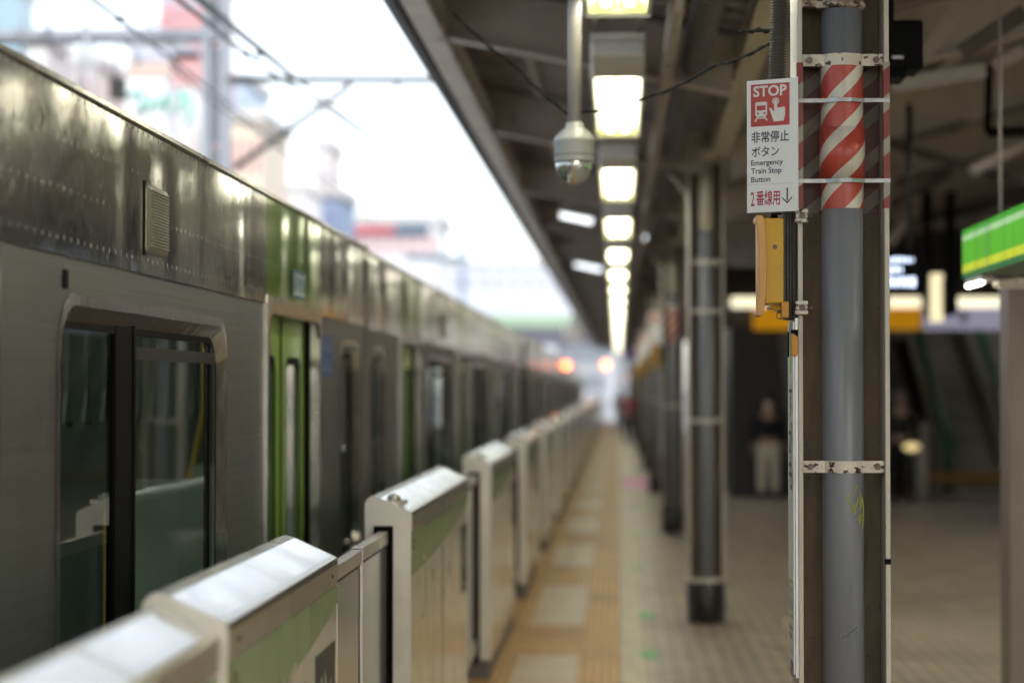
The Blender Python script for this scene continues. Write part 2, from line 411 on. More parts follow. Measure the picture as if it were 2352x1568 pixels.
fx['label'] = 'lit strip light just behind the dome camera, second of the row from the front'
dup(fx, (0, -4.26, 0), label='lit strip light at the top edge of the picture, first of the row')
for k in (2, 3): dup(fx, (0, -LP*k, 0), label='lit strip light of the canopy row behind the camera')
for k in range(1, 19): dup(fx, (0, LP*k, 0), label='lit strip light under the canopy, %s of the row from the front' % ordn[k])
fx_fill = fixture(m_fill_tube); fx_fill.location = (3.5, -4.4, 3.61); tag(fx_fill, 'added fill strip light out of view over the right half of the platform', group='added fill lights over the right half')  # unseen fixtures added to brighten the platform from the right
for k in range(1, 5): dup(fx_fill, (0, LP*k, 0))
for k in range(7): dup(fx_fill, (2.2, LP*k, .5))
# cable ladder above the fixtures
mb = MB()
for x in (-.10, .10): mb.box(x-.012, x+.012, 2, 100, 3.325, 3.365)
y = 2.2
while y < 100: mb.box(-.088, .088, y, y+.03, 3.335, 3.35); y += .38
tag(mb.build('cable_ladder', m_beam), 'brown cable ladder carrying the row of strip lights', 'cable ladder')
# slanting cool tubes further down
m_tubeb = EM('cool tube', (.9, .95, 1), .5)
for i, (x, y, z, L, lb) in enumerate(((-.42, 22.0, 3.44, .36, 'cool white tube slanting under the canopy left of the strip lights'), (.26, 23.2, 3.33, .12, 'small cool white lamp right of the strip lights'), (-.42, 31.0, 3.44, .42, 'far cool white tube slanting under the canopy left of the strip lights'))):
    r = thing('slanted_lamp', lb, 'lamp', (x, y, z)); mb = MB()
    mb.beam((x-L/2, y, z+L/2*SL), (x+L/2, y, z-L/2*SL), .09, .05); mb.build('housing', m_offw, r)
    mb = MB(); mb.cyl((x-L/2+.02, y, z-.045+L/2*SL), (x+L/2-.02, y, z-.045-L/2*SL), .03, 12); mb.build('tube', m_tubeb, r)

# ------------------------------------------------------------------ columns, drain pipes
def stripe_mat(name, kind):
    t = NT(name); s = t.sep()
    if kind == 'pipe':
        ang = t.math('ARCTAN2', s[0], t.math('MULTIPLY', s[1], -1))
        ph = t.math('SUBTRACT', t.math('MULTIPLY', s[2], 1/.12), t.math('MULTIPLY', ang, .478))
    else:
        ph = t.math('SUBTRACT', t.math('MULTIPLY', s[2], 1/.12), t.math('MULTIPLY', s[0], 7.2))
        ph = t.math('ADD', ph, .38)
    ph = t.math('FRACT', t.math('ADD', ph, 50.0 if kind != 'pipe' else 50.16))
    k = t.math('LESS_THAN', ph, .375)
    dirt = t.fl(t.noise((22, 22, 8), 6, .6), .45, .75, 0, .6)
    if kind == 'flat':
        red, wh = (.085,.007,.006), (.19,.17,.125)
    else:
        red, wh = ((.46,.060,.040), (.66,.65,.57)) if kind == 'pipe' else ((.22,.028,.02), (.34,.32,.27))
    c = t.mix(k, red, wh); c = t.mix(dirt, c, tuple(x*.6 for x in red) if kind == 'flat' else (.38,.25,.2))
    c = t.mix(t.fl(t.noise((22,22,8), 6, .6), .45, .75, 1, .25), c, t.mix(k, red, wh))
    t.l(c, t.b.inputs['Base Color']); t.b.inputs['Roughness'].default_value = .38
    t.bump(t.noise((50, 50, 12), 3), .12, .003)
    return t.m
m_stp, m_stf = stripe_mat('striped tape on pipe', 'pipe'), stripe_mat('striped tape on steel', 'flat')
m_pipe = M('grey drain pipe', (.20,.213,.243), .36, col2=(.178,.19,.215), ns=(30,30,1.5), dirt=(.14,.14,.13), dirt_s=(60,60,3), dirt_t=(.6,.8), rv=.08, bump=.04, bs=(9,9,1))
m_pipec = M('cream pipe', (.62,.57,.46), .4)
m_clamp = M('peeling clamp paint', (.72,.67,.58), .45, col2=(.62,.57,.48), ns=(30,30,30), dirt=(.035,.014,.014), dirt_s=(34,34,52), dirt_t=(.57,.585), bump=.3)
m_rust = M('rusty bolt', (.12,.09,.07), .6, col2=(.22,.19,.16), ns=(80,80,80))
m_kick = M('black base paint', (.035,.033,.032), .5, dirt=(.14,.12,.10), dirt_s=(14,14,10), dirt_t=(.52,.7))
CX = .6285; CW = .127           # column centre and half width
def column(y0):
    r = thing('steel_column', 'c', 'column', (CX, y0, 0), 'steel columns of the canopy')
    a, b = CX - CW, CX + CW
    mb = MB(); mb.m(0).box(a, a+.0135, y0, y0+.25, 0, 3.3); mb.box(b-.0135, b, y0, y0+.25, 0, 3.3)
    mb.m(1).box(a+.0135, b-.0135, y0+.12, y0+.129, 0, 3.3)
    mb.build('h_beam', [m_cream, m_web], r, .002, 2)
    mb = MB()
    for x0, x1 in ((a-.004, a+.0175), (b-.0175, b+.004)): mb.box(x0, x1, y0-.004, y0+.254, 0, .30)
    mb.box(a+.0135, b-.0135, y0+.112, y0+.137, 0, .30); mb.cyl((CX+.001, y0+.045, 0), (CX+.001, y0+.045, .27), .0595, 32); mb.build('base_paint', m_kick, r)
    mb = MB(); mb.prism([(a-.0, y0+.03, 3.06), (a-.0, y0+.22, 3.06), (a-.22, y0+.22, 3.33), (a-.22, y0+.03, 3.33), ], (0, 0, .01)); mb.box(a-.02, b+.02, y0-.02, y0+.27, 3.295, 3.31); mb.build('cap_plate', m_beam, r)
    return r
def stripes(r, y0, x=CX):
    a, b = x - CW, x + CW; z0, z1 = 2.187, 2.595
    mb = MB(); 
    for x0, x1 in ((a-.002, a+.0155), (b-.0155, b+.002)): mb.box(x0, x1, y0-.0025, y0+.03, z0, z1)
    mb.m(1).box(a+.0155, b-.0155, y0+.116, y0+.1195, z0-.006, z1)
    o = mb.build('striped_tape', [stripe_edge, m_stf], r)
    return o
stripe_edge = stripe_mat('striped tape on edges', 'edge')
def drain(y0, clamps, striped, top_z, gz):
    px, py, rr = CX + .001, y0 + .045, .0575
    r = thing('drain_pipe', 'd', 'drain pipe', (px, py, 0), 'drain pipes on the columns')
    mb = MB(); mb.cyl((px, py, 0), (px, py, top_z), rr, 48); mb.build('pipe', m_pipe, r)
    mb = MB(); mb.tube([(px, py, top_z), (px, py, top_z+.25), (px+.0, py, 3.3)], .050, 24); mb.build('upper_pipe', m_pipec, r)
    for z in clamps:
        mb = MB(); h = .0165
        pts = [(CX-CW+.015, y0+.012), (px-rr-.012, y0+.012)] + [(px + (rr+.004)*math.cos(R(180+a)), py + (rr+.004)*math.sin(R(180+a))) for a in range(30, 151, 10)] + [(px+rr+.012, y0+.012), (CX+CW-.015, y0+.012)]
        inn = [(p[0], p[1]+.006) if i in (0, 1, len(pts)-2, len(pts)-1) else (px + (rr+.0005)*(p[0]-px)/(rr+.004), py + (rr+.0005)*(p[1]-py)/(rr+.004)) for i, p in enumerate(pts)]
        for i in range(len(pts)-1):
            q = [pts[i], pts[i+1], inn[i+1], inn[i]]
            mb.prism([(u, v, z-h) for u, v in q], (0, 0, 2*h))
        c = mb.build('clamp', m_clamp, r)
        mb = MB()
        for x in (CX-CW+.034, CX+CW-.034): mb.cyl((x, y0+.001, z), (x, y0+.013, z), .0095, 6)
        mb.build('bolt', m_rust, c)
    if striped:
        mb = MB(); mb.cyl((px, py, 2.187), (px, py, 2.594), rr+.002, 48, cap=False); mb.cyl((px, py, 2.272), (px, py, 2.415), rr+.0065, 48)
        o = mb.build('striped_wrap', m_stp, r)
    return r
COLS = []
c1 = column(6.1); c1['label'] = 'nearest cream steel column with chipped paint and red and white tape'
st1 = stripes(c1, 6.1)
c2 = column(15.6); c2['label'] = 'second steel column from the front, plain with no tape or sign'
names = ['third', 'fourth', 'fifth', 'sixth', 'seventh', 'eighth', 'ninth', 'tenth', 'eleventh']
# the first two are built, the others copied
for k in range(9):
    dup(c1, (0, 9.5*(k+2), 0), label='steel column with striped tape, %s of the row from the front' % names[k])
d1 = drain(6.1, (2.603, 1.467), True, 2.752, 0)
d1['label'] = 'grey drain pipe with red and white striped wrap on the nearest column'
d2 = drain(15.6, (2.58, 2.23, 1.445, .31), False, 2.8, 0); d2['label'] = 'plain grey drain pipe on the second column'
for k in range(5): dup(d1, (0, 9.5*(k+2), 0), label='grey drain pipe with striped wrap on the %s column' % names[k])
# rusty coupling at the top of the near pipe
mb = MB(); px, py = CX+.001, 6.145
mb.lathe([(.052, 2.745), (.066, 2.75), (.068, 2.762), (.060, 2.772), (.064, 2.80), (.052, 2.805)], (px, py, 0), 32)
mb.box(CX-CW+.013, px-.05, 6.10, 6.112, 2.748, 2.778)
o = mb.build('coupling', M('rusty coupling', (.55,.50,.42), .5, col2=(.2,.13,.09), ns=(25,25,40), dirt=(.05,.03,.02), dirt_s=(30,30,60), dirt_t=(.5,.55)), d1, .003)
# chipped dark edge of the near column's right flange, scratches and yellow scrawl on the pipe
mb = MB(); a = CX + CW
for z, dz in ((1.205, .008),): mb.box(a-.0137, a+.0006, 6.0985, 6.12, z-dz, z+dz)
mb.build('paint_chip', m_black, c1)
m_scr = M('yellow paint pen', (.46,.50,.02), .5)
def on_pipe(u, v): # point on the near pipe from the photo's u, v
    x = (u - 1939) / 820 + CX + .001; dx = max(-.0565, min(.0565, x - px)); z = at(u, v, 6.09).z
    return Vector((px + dx, py - math.sqrt(max(0, .0582**2 - dx*dx)), z))
def crop(cx, cy): return ((3150 + cx*400/1568)*.5742, (1750 + cy*400/1568)*.5742)
mb = MB()
for S, wds in (([(1110,750),(1085,760),(1060,790),(1035,840),(1022,880),(1022,915)], 8), ([(965,868),(940,878),(928,920),(920,960),(960,985),(995,1060),(1010,1130),(1030,1185),(1050,1180),(1052,1110),(1030,1050)], 10),
          ([(1052,1110),(1075,1040),(1100,960),(1120,930),(1130,900),(1133,855)], 8), ([(1120,930),(1165,930),(1180,1040),(1190,1120),(1195,1200),(1195,1270)], 9), ([(1160,960),(1140,1060),(1120,1120),(1105,1140)], 7), ([(1140,960),(1118,1010),(1115,1045)], 6),
          ([(1125,1350),(1108,1310),(1105,1260),(1130,1220),(1165,1210),(1190,1240),(1170,1300),(1145,1300)], 10), ([(1190,1250),(1180,1340),(1175,1450)], 7)):
    P = [on_pipe(*crop(*q)) for q in S]
    # smooth subdivide
    Q = []
    for i in range(len(P)-1):
        for k in range(3): Q.append(P[i].lerp(P[i+1], k/3))
    Q.append(P[-1]); n = len(Q)
    mb.tube(Q, [wds*.00021*(.5 + .5*math.sin(math.pi*(i+.6)/(n+.2))) for i in range(n)], 6)
mb.build('scrawl', m_scr, d1)
mb = MB()
for S in ([(1900,1465),(1920,1452),(1936,1440)], [(1912,1462),(1936,1452)]):
    mb.tube([on_pipe(u+30, v) for u, v in S], .0007, 5)
mb.build('scratch', m_black, d1)

# ------------------------------------------------------------------ emergency stop sign
m_sign = M('sign white', (.84,.86,.84), .35, col2=(.80,.82,.80))
m_red = M('sign red', (.50,.045,.028), .4); m_ink = M('sign ink', (.03,.018,.05), .4); m_mag = M('sign crimson', (.42,.012,.045), .4); m_swhite = M('sign print white', (.80,.79,.74), .4)
A = at(1716, 487, 6.125); B = at(1824, 484.5, 6.06); TZ = at(1716, 187, 6.125).z
sg = thing('stop_sign', 's', 'sign', (B.x, B.y, B.z), 'emergency stop signs on the columns')
ax = Vector((B.x - A.x, B.y - A.y, 0)); W_ = ax.length; ax.normalize(); az = Vector((0, 0, 1)); an = Vector((ax.y, -ax.x, 0))
if an.y > 0: an = -an
O = Vector((A.x, A.y, min(A.z, B.z))); HT = TZ - O.z
mb = MB(); mb.prism([O, O + ax*W_, O + ax*W_ + az*HT, O + az*HT], -an*.003)
# folded mounting edge
E = O + ax*W_; e2 = Vector((.0105, -.006, 0)); mb.prism([E, E + e2, E + e2 + az*(HT+.002), E + az*HT], -an*.003)
mb.build('plate', m_sign, sg)
def fx_(x): return (x - 105)/497*W_
def fy_(y): return HT - (y - 113)/1362*HT
o1 = O + an*.0006; o2 = O + an*.0012
mb = MB(); flat(mb, o1, ax, az, [(fx_(148), fy_(590)), (fx_(558), fy_(590)), (fx_(558), fy_(155)), (fx_(148), fy_(155))]); mb.build('red_panel', m_red, sg)
mb = MB(); put_text(mb, 'STOP', o2, ax, az, fx_(176), fx_(530), fy_(286), fy_(172), .028)
mb.build('stop_lettering', m_swhite, sg)
def P_(l): return [(fx_(x), fy_(y)) for x, y in l]
mb = MB()
def strip_poly(pts_outer, pts_inner):
    ring(mb, pts_outer, pts_inner, lambda a, b, k: o2 + ax*a + az*b)
# train pictogram
ot = P_([(q[0], q[1]) for q in rrect(196, 322, 335, 496, 24, 4)])
def fill(l): flat(mb, o2, ax, az, P_(l))
# body made of strips leaving window, roof slot and headlight openings
fill([(196,360),(210,338),(308,338),(322,360),(322,352),(322,344),(196,344)][:4]); fill([(196,360),(228,360),(228,346),(196,346)]) ; fill([(288,346),(322,346),(322,360),(288,360)])
fill([(196,360),(322,360),(322,376),(196,376)]); fill([(196,376),(212,376),(212,426),(196,426)]); fill([(306,376),(322,376),(322,426),(306,426)])
fill([(196,426),(322,426),(322,446),(196,446)]); fill([(196,446),(214,446),(214,466),(196,466)]); fill([(234,446),(284,446),(284,466),(234,466)]); fill([(304,446),(322,446),(322,466),(304,466)])
fill([(196,466),(322,466),(316,482),(300,492),(218,492),(202,482)])
fill([(212,492),(228,492),(204,540),(188,540)]); fill([(288,492),(304,492),(330,532),(312,534)]); fill([(218,500),(300,500),(306,511),(212,511)])
# pointing hand and button ring
strip_poly(P_(disc((413,340),36,28)), P_(disc((413,340),26,28))); strip_poly(P_(disc((413,340),19,28)), P_(disc((413,340),1,28)))
fill([(397,350),(428,350),(428,412),(428,440),(397,440)]); fill([(343,408),(352,404),(362,408),(397,446),(397,549),(392,549)]); fill([(397,440),(430,418),(512,418),(512,480),(497,545),(397,549)])
for q in ((442,418,13),(467,418,13),(494,419,18)): fill([(q[0]+q[2]*math.cos(R(a)), q[1]-q[2]*math.sin(R(a))) for a in range(0,181,20)])
mb.build('pictogram', m_swhite, sg)
mb = MB(); put_text(mb, '非常停止', o1, ax, az, fx_(154), fx_(550), fy_(758), fy_(640), .014)
put_text(mb, 'ボタン', o1, ax, az, fx_(156), fx_(446), fy_(902), fy_(798), .012)
mb.build('japanese_lettering', m_ink, sg); mb = MB(); put_text(mb, 'Emergency', o1, ax, az, fx_(150), fx_(488), fy_(1008), fy_(936), .014)
put_text(mb, 'Train Stop', o1, ax, az, fx_(150), fx_(470), fy_(1094), fy_(1018), .014)
put_text(mb, 'Button', o1, ax, az, fx_(150), fx_(353), fy_(1164), fy_(1107), .014)
mb.build('english_lettering', m_ink, sg); mb = MB(); flat(mb, o1, ax, az, P_([(524,1235),(539,1235),(539,1362),(524,1362)])); flat(mb, o1, ax, az, P_([(480,1326),(494,1342),(531,1376),(531,1397),(480,1345)])); flat(mb, o1, ax, az, P_([(582,1320),(582,1340),(531,1397),(531,1376),(567,1340)]))
mb.build('arrow', m_ink, sg)
mb = MB(); put_text(mb, '2', o1, ax, az, fx_(145), fx_(184), fy_(1408), fy_(1262), .004); put_text(mb, '番線用', o1, ax, az, fx_(203), fx_(455), fy_(1408), fy_(1250), .014)
mb.build('red_lettering', m_mag, sg)
mb = MB(); flat(mb, o1, ax, az, P_([(120,1189),(598,1189),(598,1186),(120,1186)])); mb.build('seam', M('sign seam', (.5,.5,.5), .5), sg)
for v, vz in ((229, 0), (414, 0)):
    z = at(1930, v, 6.08).z; h = .0055
    mb = MB(); x0 = CX - CW - .004; x1 = CX + CW + .004; yy = 6.0965
    pf = py - .0652
    P = [(x0, 6.112), (x0, yy), (px-.05, yy), (px-.015, pf-.003), (px+.02, pf-.003), (px+.058, yy), (x1, yy), (x1, 6.112)]
    for p, q in zip(P, P[1:]):
        d = Vector((q[0]-p[0], q[1]-p[1], 0)); nn = Vector((d.y, -d.x, 0)).normalized()*.0012
        mb.prism([(p[0], p[1], z-h), (q[0], q[1], z-h), (q[0]-nn.x, q[1]-nn.y, z-h), (p[0]-nn.x, p[1]-nn.y, z-h)], (0, 0, 2*h))
    mb.build('steel_band', m_galv, sg)
sg['label'] = 'white and red STOP sign for the emergency train stop button on the nearest column'
for k in range(4): dup(sg, (0, 9.5*(k+2), 0), label='white and red stop sign on the %s column from the front' % names[k])

# ------------------------------------------------------------------ yellow emergency button box under the sign
m_yel = M('yellow enamel', (.62,.36,.012), .38, col2=(.56,.32,.012), dirt=(.35,.2,.03), dirt_s=(12,12,12), dirt_t=(.62,.8))
m_org = M('faded orange plastic', (.66,.38,.13), .5, col2=(.60,.33,.10), ns=(9,9,5)); m_org2 = M('orange plastic', (.60,.27,.03), .45)
m_rub = M('black ribbed rubber', (.045,.040,.030), .55, col2=(.022,.02,.018), ns=(3,3,60))
bx = thing('emergency_button_box', 'b', 'button box', tuple(at(1780, 620, 6.14)), 'emergency button boxes on the columns')
def pu(u, v, Y): return at(u, v, Y)
def slab(mb, L, R_, T, Bt, Ya, Yb):
    """box whose near face spans u L..R_, v T..Bt of the photo at y=Ya"""
    a_ = at(L, Bt, Ya); b_ = at(R_, T, Ya); mb.box(a_.x, b_.x, Ya, Yb, a_.z, b_.z); return mb
mb = MB(); slab(mb, 1755, 1800, 501, 697, 6.10, 6.25); mb.build('box', m_yel, bx, .004)
mb = MB(); p = at(1780, 567, 6.10); mb.cyl((p.x, 6.097, p.z), (p.x, 6.103, p.z), .0068, 16); mb.build('screw', m_rust, bx)
# bowed guard ring of pale orange plastic, open to the track side
mb = MB(); Yn = 6.085
prof = [(1745, 497), (1752, 505), (1749, 560), (1748, 620), (1751, 690), (1743, 722)]
Lp = [(1738, 494), (1752, 494), (1757, 505), (1757, 528), (1761, 560), (1761, 672), (1757, 690), (1757, 700), (1752, 724), (1746, 727), (1737, 724), (1738, 712), (1742, 680), (1743, 640), (1742, 560), (1739, 530), (1736, 505)]
mb.prism([at(u, v, Yn) for u, v in Lp], (0, .035, 0))
mb.prism([at(u, v, Yn+.14) for u, v in Lp], (0, .03, 0))
a_, b_ = at(1737, 508, Yn), at(1754, 494, Yn); mb.box(a_.x, b_.x, Yn+.035, Yn+.14, a_.z, b_.z)
a_, b_ = at(1738, 725, Yn), at(1754, 712, Yn); mb.box(a_.x, b_.x, Yn+.035, Yn+.14, a_.z, b_.z)
mb.build('guard_ring', m_org, bx, .005, 3)
mb = MB(); slab(mb, 1740.5, 1756, 512, 708, 6.125, 6.22); mb.build('front_cover', m_org2, bx, .003)
mb = MB(); slab(mb, 1799, 1806, 484, 700, 6.105, 6.24); slab(mb, 1807.5, 1812, 483, 732, 6.10, 6.24); slab(mb, 1813.5, 1818, 484, 733, 6.105, 6.24); slab(mb, 1819.5, 1828, 484, 733, 6.12, 6.24); slab(mb, 1800, 1828, 490, 730, 6.13, 6.235)
mb.build('backing_strips', m_rub, bx, .0015)
mb = MB(); slab(mb, 1795, 1813, 692, 730, 6.085, 6.13); mb.build('orange_clip', m_org2, bx, .004, 3)
mb = MB(); slab(mb, 1770, 1800, 489, 500, 6.13, 6.22); mb.build('cable_gland', m_black, bx, .004)
mb = MB()
for v in (497, 715):
    q = at(1789, v, 6.10); mb.cyl((q.x-.002, 6.11, q.z), (q.x+.012, 6.11, q.z), .006, 6)
mb.tube([at(1762, 708, 6.09), at(1778, 710, 6.09), at(1786, 716, 6.09), at(1784, 730, 6.09), at(1796, 733, 6.09)], .0022, 6)
mb.build('hasp', m_rust, bx)
# mast the box is clamped to: flat bar along the flange with two saddle clamps
for v in (496, 707):
    q = at(1840, v, 6.09); mb = MB()
    c = Vector((q.x, 6.085, q.z))
    mb.box(c.x-.015, c.x+.017, 6.075, 6.098, c.z-.007, c.z+.007); mb.box(c.x-.017, c.x+.018, 6.072, 6.10, c.z+.007, c.z+.019); mb.box(c.x-.017, c.x+.018, 6.072, 6.10, c.z-.019, c.z-.007)
    cl = mb.build('saddle_clamp', m_clamp, bx, .004, 3)
    mb = MB(); mb.cyl((c.x+.002, 6.069, c.z), (c.x+.002, 6.077, c.z), .0085, 14); mb.cyl((c.x+.017, 6.088, c.z), (c.x+.031, 6.088, c.z), .003, 8); mb.cyl((c.x+.026, 6.088, c.z), (c.x+.030, 6.088, c.z), .006, 6); mb.build('bolt', m_rust, cl)
bx['label'] = 'yellow emergency button box with pale orange guard under the nearest STOP sign'
for k in range(4): dup(bx, (0, 9.5*(k+2), 0), label='yellow emergency button box on the %s column from the front' % names[k])

# ------------------------------------------------------------------ vertical station name sign on the track side of the column
def name_sign():
    xs = at(1822.5, 900, 6.10).x; zt, zb = at(1822, 738, 6.1).z, at(1822, 1556, 6.1).z
    r = thing('name_sign', 'n', 'sign', (xs, 6.1, zb), 'vertical station name signs')
    y0, y1 = 6.10, 6.30
    mb = MB(); mb.box(xs, xs+.003, y0, y1, zb+.01, zt); mb.build('plate', M('name sign white', (.72,.74,.68), .35), r)
    mb = MB(); mb.box(xs+.004, xs+.0125, y0-.004, y1, zb, zt+.01); mb.box(xs-.0015, xs+.0035, y0-.002, y0+.004, zb+.01, zt); mb.build('frame', M('aluminium frame', (.62,.63,.64), .32, metal=.5), r, .001)
    o = Vector((xs-.0006, y1, 0)); ex = Vector((0, -1, 0)); ez = Vector((0, 0, 1))
    def zz(v): return at(1816, v, 6.2).z
    mb = MB(); g = M('yellow green print', (.30,.52,.10), .4)
    flat(mb, o, ex, ez, [(.07, zz(857)), (.13, zz(857)), (.13, zz(740)), (.07, zz(740))])
    for v0, v1 in ((1330, 1336), (1410, 1417)): flat(mb, o, ex, ez, [(.03, zz(v1)), (.17, zz(v1)), (.17, zz(v0)), (.03, zz(v0))])
    for x0, x1 in ((.03, .042), (.158, .17)): flat(mb, o, ex, ez, [(x0, zz(1410)), (x1, zz(1410)), (x1, zz(1336)), (x0, zz(1336))])
    mb.build('green_print', g, r)
    ink = M('name sign ink', (.025,.025,.025), .45)
    for nm, ch, x0, x1, va, vb, bo in (('kana', 'す', .045, .155, 882, 958, .012), ('kana', 'が', .045, .155, 966, 1042, .012), ('kana', 'も', .045, .155, 1048, 1124, .012), ('station_code', 'JY', .07, .13, 1348, 1364, .01), ('station_number', '11', .06, .14, 1370, 1400, .01),
                              ('roman_name', 'Sugamo', .03, .17, 1432, 1446, .004), ('kanji_name', '巣鴨', .05, .15, 1452, 1466, .004), ('korean_name', '스가모', .05, .15, 1488, 1500, .002)):
        mb = MB(); put_text(mb, ch, o, ex, ez, x0, x1, zz(vb), zz(va), bo); mb.build(nm, ink, r)
    mb = MB(); mb.box(xs-.0012, xs-.0002, y0+.01, y0+.12, zz(1548), zz(1512)); mb.build('worn_sticker', M('worn sticker', (.55,.30,.24), .6, col2=(.12,.10,.10), ns=(60,60,60)), r)
    return r
ns = name_sign(); ns['label'] = 'tall thin white station name sign reading すがも on the side of the nearest column'
for k in range(3): dup(ns, (0, 9.5*(k+2), 0), label='tall thin station name sign on the %s column from the front' % names[k])
r = thing('orange_bracket', 'small orange cushioned bracket under the yellow button box, beside the name sign', 'bracket', tuple(at(1825, 790, 6.08)))
mb = MB(); mb.prism([at(u, v, 6.082) for u, v in ((1818, 768), (1824, 766), (1833, 775), (1833, 812), (1828, 820), (1817, 815))], (0, .012, 0)); mb.build('pad', m_org2, r, .003, 3)
mb = MB(); mb.prism([at(u, v, 6.083) for u, v in ((1817, 757), (1833, 757), (1833, 774), (1825, 766), (1817, 765))], (0, .011, 0)); mb.build('rubber_cap', m_black, r, .001)
mb = MB(); a_, b_ = at(1810, 820, 6.2), at(1812, 762, 6.2); mb.box(a_.x-.002, b_.x, 6.19, 6.2, a_.z, b_.z); tag(mb.build('dark_tag', m_black), 'thin dark tag standing out from the edge of the name sign', 'tag')

# corrugated conduit above the sign
mb = MB(); P = []; n = 260
for i in range(n):
    f = i/(n-1); u = 1783.5 + 10*f + 3*math.sin(f*3); v = 200 - 420*f; P.append(at(u, v, 6.16))
mb.tube(P, [.0245 if (i//2) % 2 else .0185 for i in range(n)], 18)
tag(mb.build('corrugated_conduit', M('grey corrugated hose', (.075,.072,.058), .5, dirt=(.16,.15,.11), dirt_s=(50,50,50), dirt_t=(.6,.75))), 'dusty grey corrugated hose coming down behind the nearest STOP sign', 'hose')

# ------------------------------------------------------------------ dome camera on its pole, with tied cable
Y = 8.4; T = at(1320, 290, Y); cx = T.x
dc = thing('dome_camera', 'white dome security camera hanging on a pole over the platform', 'security camera', (cx, Y, T.z))
mb = MB(); mb.cyl((cx, Y, T.z), (cx, Y, 3.48), .0265, 24); mb.build('pole', M('grey pole paint', (.36,.345,.335), .3), dc)
z0 = T.z
mb = MB(); mb.lathe([(.034, z0+.012), (.034, z0-.005), (.052, z0-.018), (.078, z0-.048), (.080, z0-.058), (.077, z0-.062), (.077, z0-.135), (.0745, z0-.140)], (cx, Y, 0), 40); mb.cyl((cx-.085, Y, z0-.07), (cx-.07, Y, z0-.07), .01, 10)
mb.build('body', M('camera white', (.44,.46,.47), .28), dc)
t = NT('dome glass'); t.b.inputs['Base Color'].default_value = (.62,.66,.64,1); t.b.inputs['Roughness'].default_value = .04; t.b.inputs['Metallic'].default_value = .85
mb = MB(); zc = z0 - .142; mb.lathe([(.073*math.cos(R(a)), zc - .083*math.sin(R(a))) for a in range(0, 90, 9)] + [(.002, zc-.083)], (cx, Y, 0), 40); mb.build('dome', t.m, dc)
mb = MB(); mb.lathe([(.0785, z0-.115), (.0785, z0-.112)], (cx, Y, 0), 40); mb.build('seam', m_dark, dc)
def cable(name, pts, r, lb, sag=.06, m=None, ties=True):
    mb = MB(); Q = []
    for a, b in zip(pts, pts[1:]):
        a, b = Vector(a), Vector(b)
        for i in range(14):
            f = i/14; p = a.lerp(b, f); p.z -= sag*4*f*(1-f)*(a-b).length; Q.append(p)
    Q.append(Vector(pts[-1])); mb.tube(Q, r, 7)
    if ties:
        mb.tube([q + Vector((.0, 0, r*1.6*math.sin(i*1.3))) for i, q in enumerate(Q)], r*.7, 6)
    return tag(mb.build(name, m or M('cable black', (.012,.014,.013), .95, spec=.1)), lb, 'cable')
cable('tied_cable', [at(1040, 30, 9.3), at(1180, 150, 8.9), at(1305, 262, 8.42)], .0042, 'dark twisted cable from the canopy edge down to the dome camera', .02)
cable('tied_cable', [at(1335, 258, 8.42), at(1480, 225, 8.0), at(1640, 150, 7.4), at(1768, 100, 6.9)], .004, 'dark twisted cable from the dome camera up to the hose on the right', .02)
cable('thin_wire', [at(1700, 72, 6.9), at(1800, 70, 6.7)], .005, 'short dark wire reaching behind the corrugated hose', 0)

# ------------------------------------------------------------------ train
XT = -1.30
t = NT('brushed steel body')
t.b.inputs['Metallic'].default_value = .9
t.l(t.mix(t.fl(t.noise((1,1.2,.4), 3), .35, .65), (.255,.27,.24), (.23,.235,.215)), t.b.inputs['Base Color'])
t.l(t.fl(t.noise((2,.8,90), 3), .3, .7, .36, .46), t.b.inputs['Roughness'])
t.bump(t.noise((1,1.3,1.1), 2), .06, .01)
t.l(t.fl(t.noise((1,7,.35), 5, .6), .4, .75, .92, .72), t.b.inputs['Metallic']); m_body = t.m
def band_mat(name, ca, cb, metal, rough):
    t = NT(name); s = t.sep(); t.b.inputs['Metallic'].default_value = metal
    t.l(t.mix(t.fl(t.noise((1,2,1.2), 3, .5), .35, .68), ca, cb), t.b.inputs['Base Color'])
    t.l(t.fl(t.noise((30,30,30), 2), .3, .7, rough*.8, rough*1.4), t.b.inputs['Roughness'])
    P, Q = .065, .115
    dy = t.math('MULTIPLY', t.math('SUBTRACT', t.math('FRACT', t.math('MULTIPLY', s[1], 1/P)), .5), P)
    dz = t.math('MULTIPLY', t.math('SUBTRACT', t.math('FRACT', t.math('MULTIPLY', t.math('ADD', s[2], 10.03), 1/Q)), .5), Q)
    d = t.math('SQRT', t.math('ADD', t.math('POWER', dy, 2), t.math('POWER', dz, 2)))
    dots = t.fl(d, .001, .0060, 1, 0)
    b1 = t.bump(dots, .8, .002)
    b2 = t.n('ShaderNodeBump'); b2.inputs['Strength'].default_value = .8; b2.inputs['Distance'].default_value = .026
    t.l(t.noise((0,1.25,.35), 1.5, .4, .8), b2.inputs['Height'])
    b3 = t.n('ShaderNodeBump'); b3.inputs['Strength'].default_value = .15; b3.inputs['Distance'].default_value = .001
    t.l(t.noise((0,60,.1), 2), b3.inputs['Height'])
    t.l(b2.outputs[0], b3.inputs['Normal']); t.l(b3.outputs[0], b1.inputs['Normal'])
    return t.m
m_band = band_mat('dimpled steel band', (.60,.60,.55), (.50,.50,.455), .95, .12)
m_bandg = band_mat('green film on band', (.24,.42,.05), (.19,.36,.045), .6, .12)
m_pol = M('polished steel', (.52,.50,.46), .2, metal=.95, col2=(.42,.40,.37), ns=(1,26,3), bump=.15, bs=(1,40,8), rv=.08)
m_leaf = M('green door', (.27,.45,.06), .3, metal=.1, col2=(.23,.40,.05), ns=(2,2,1))
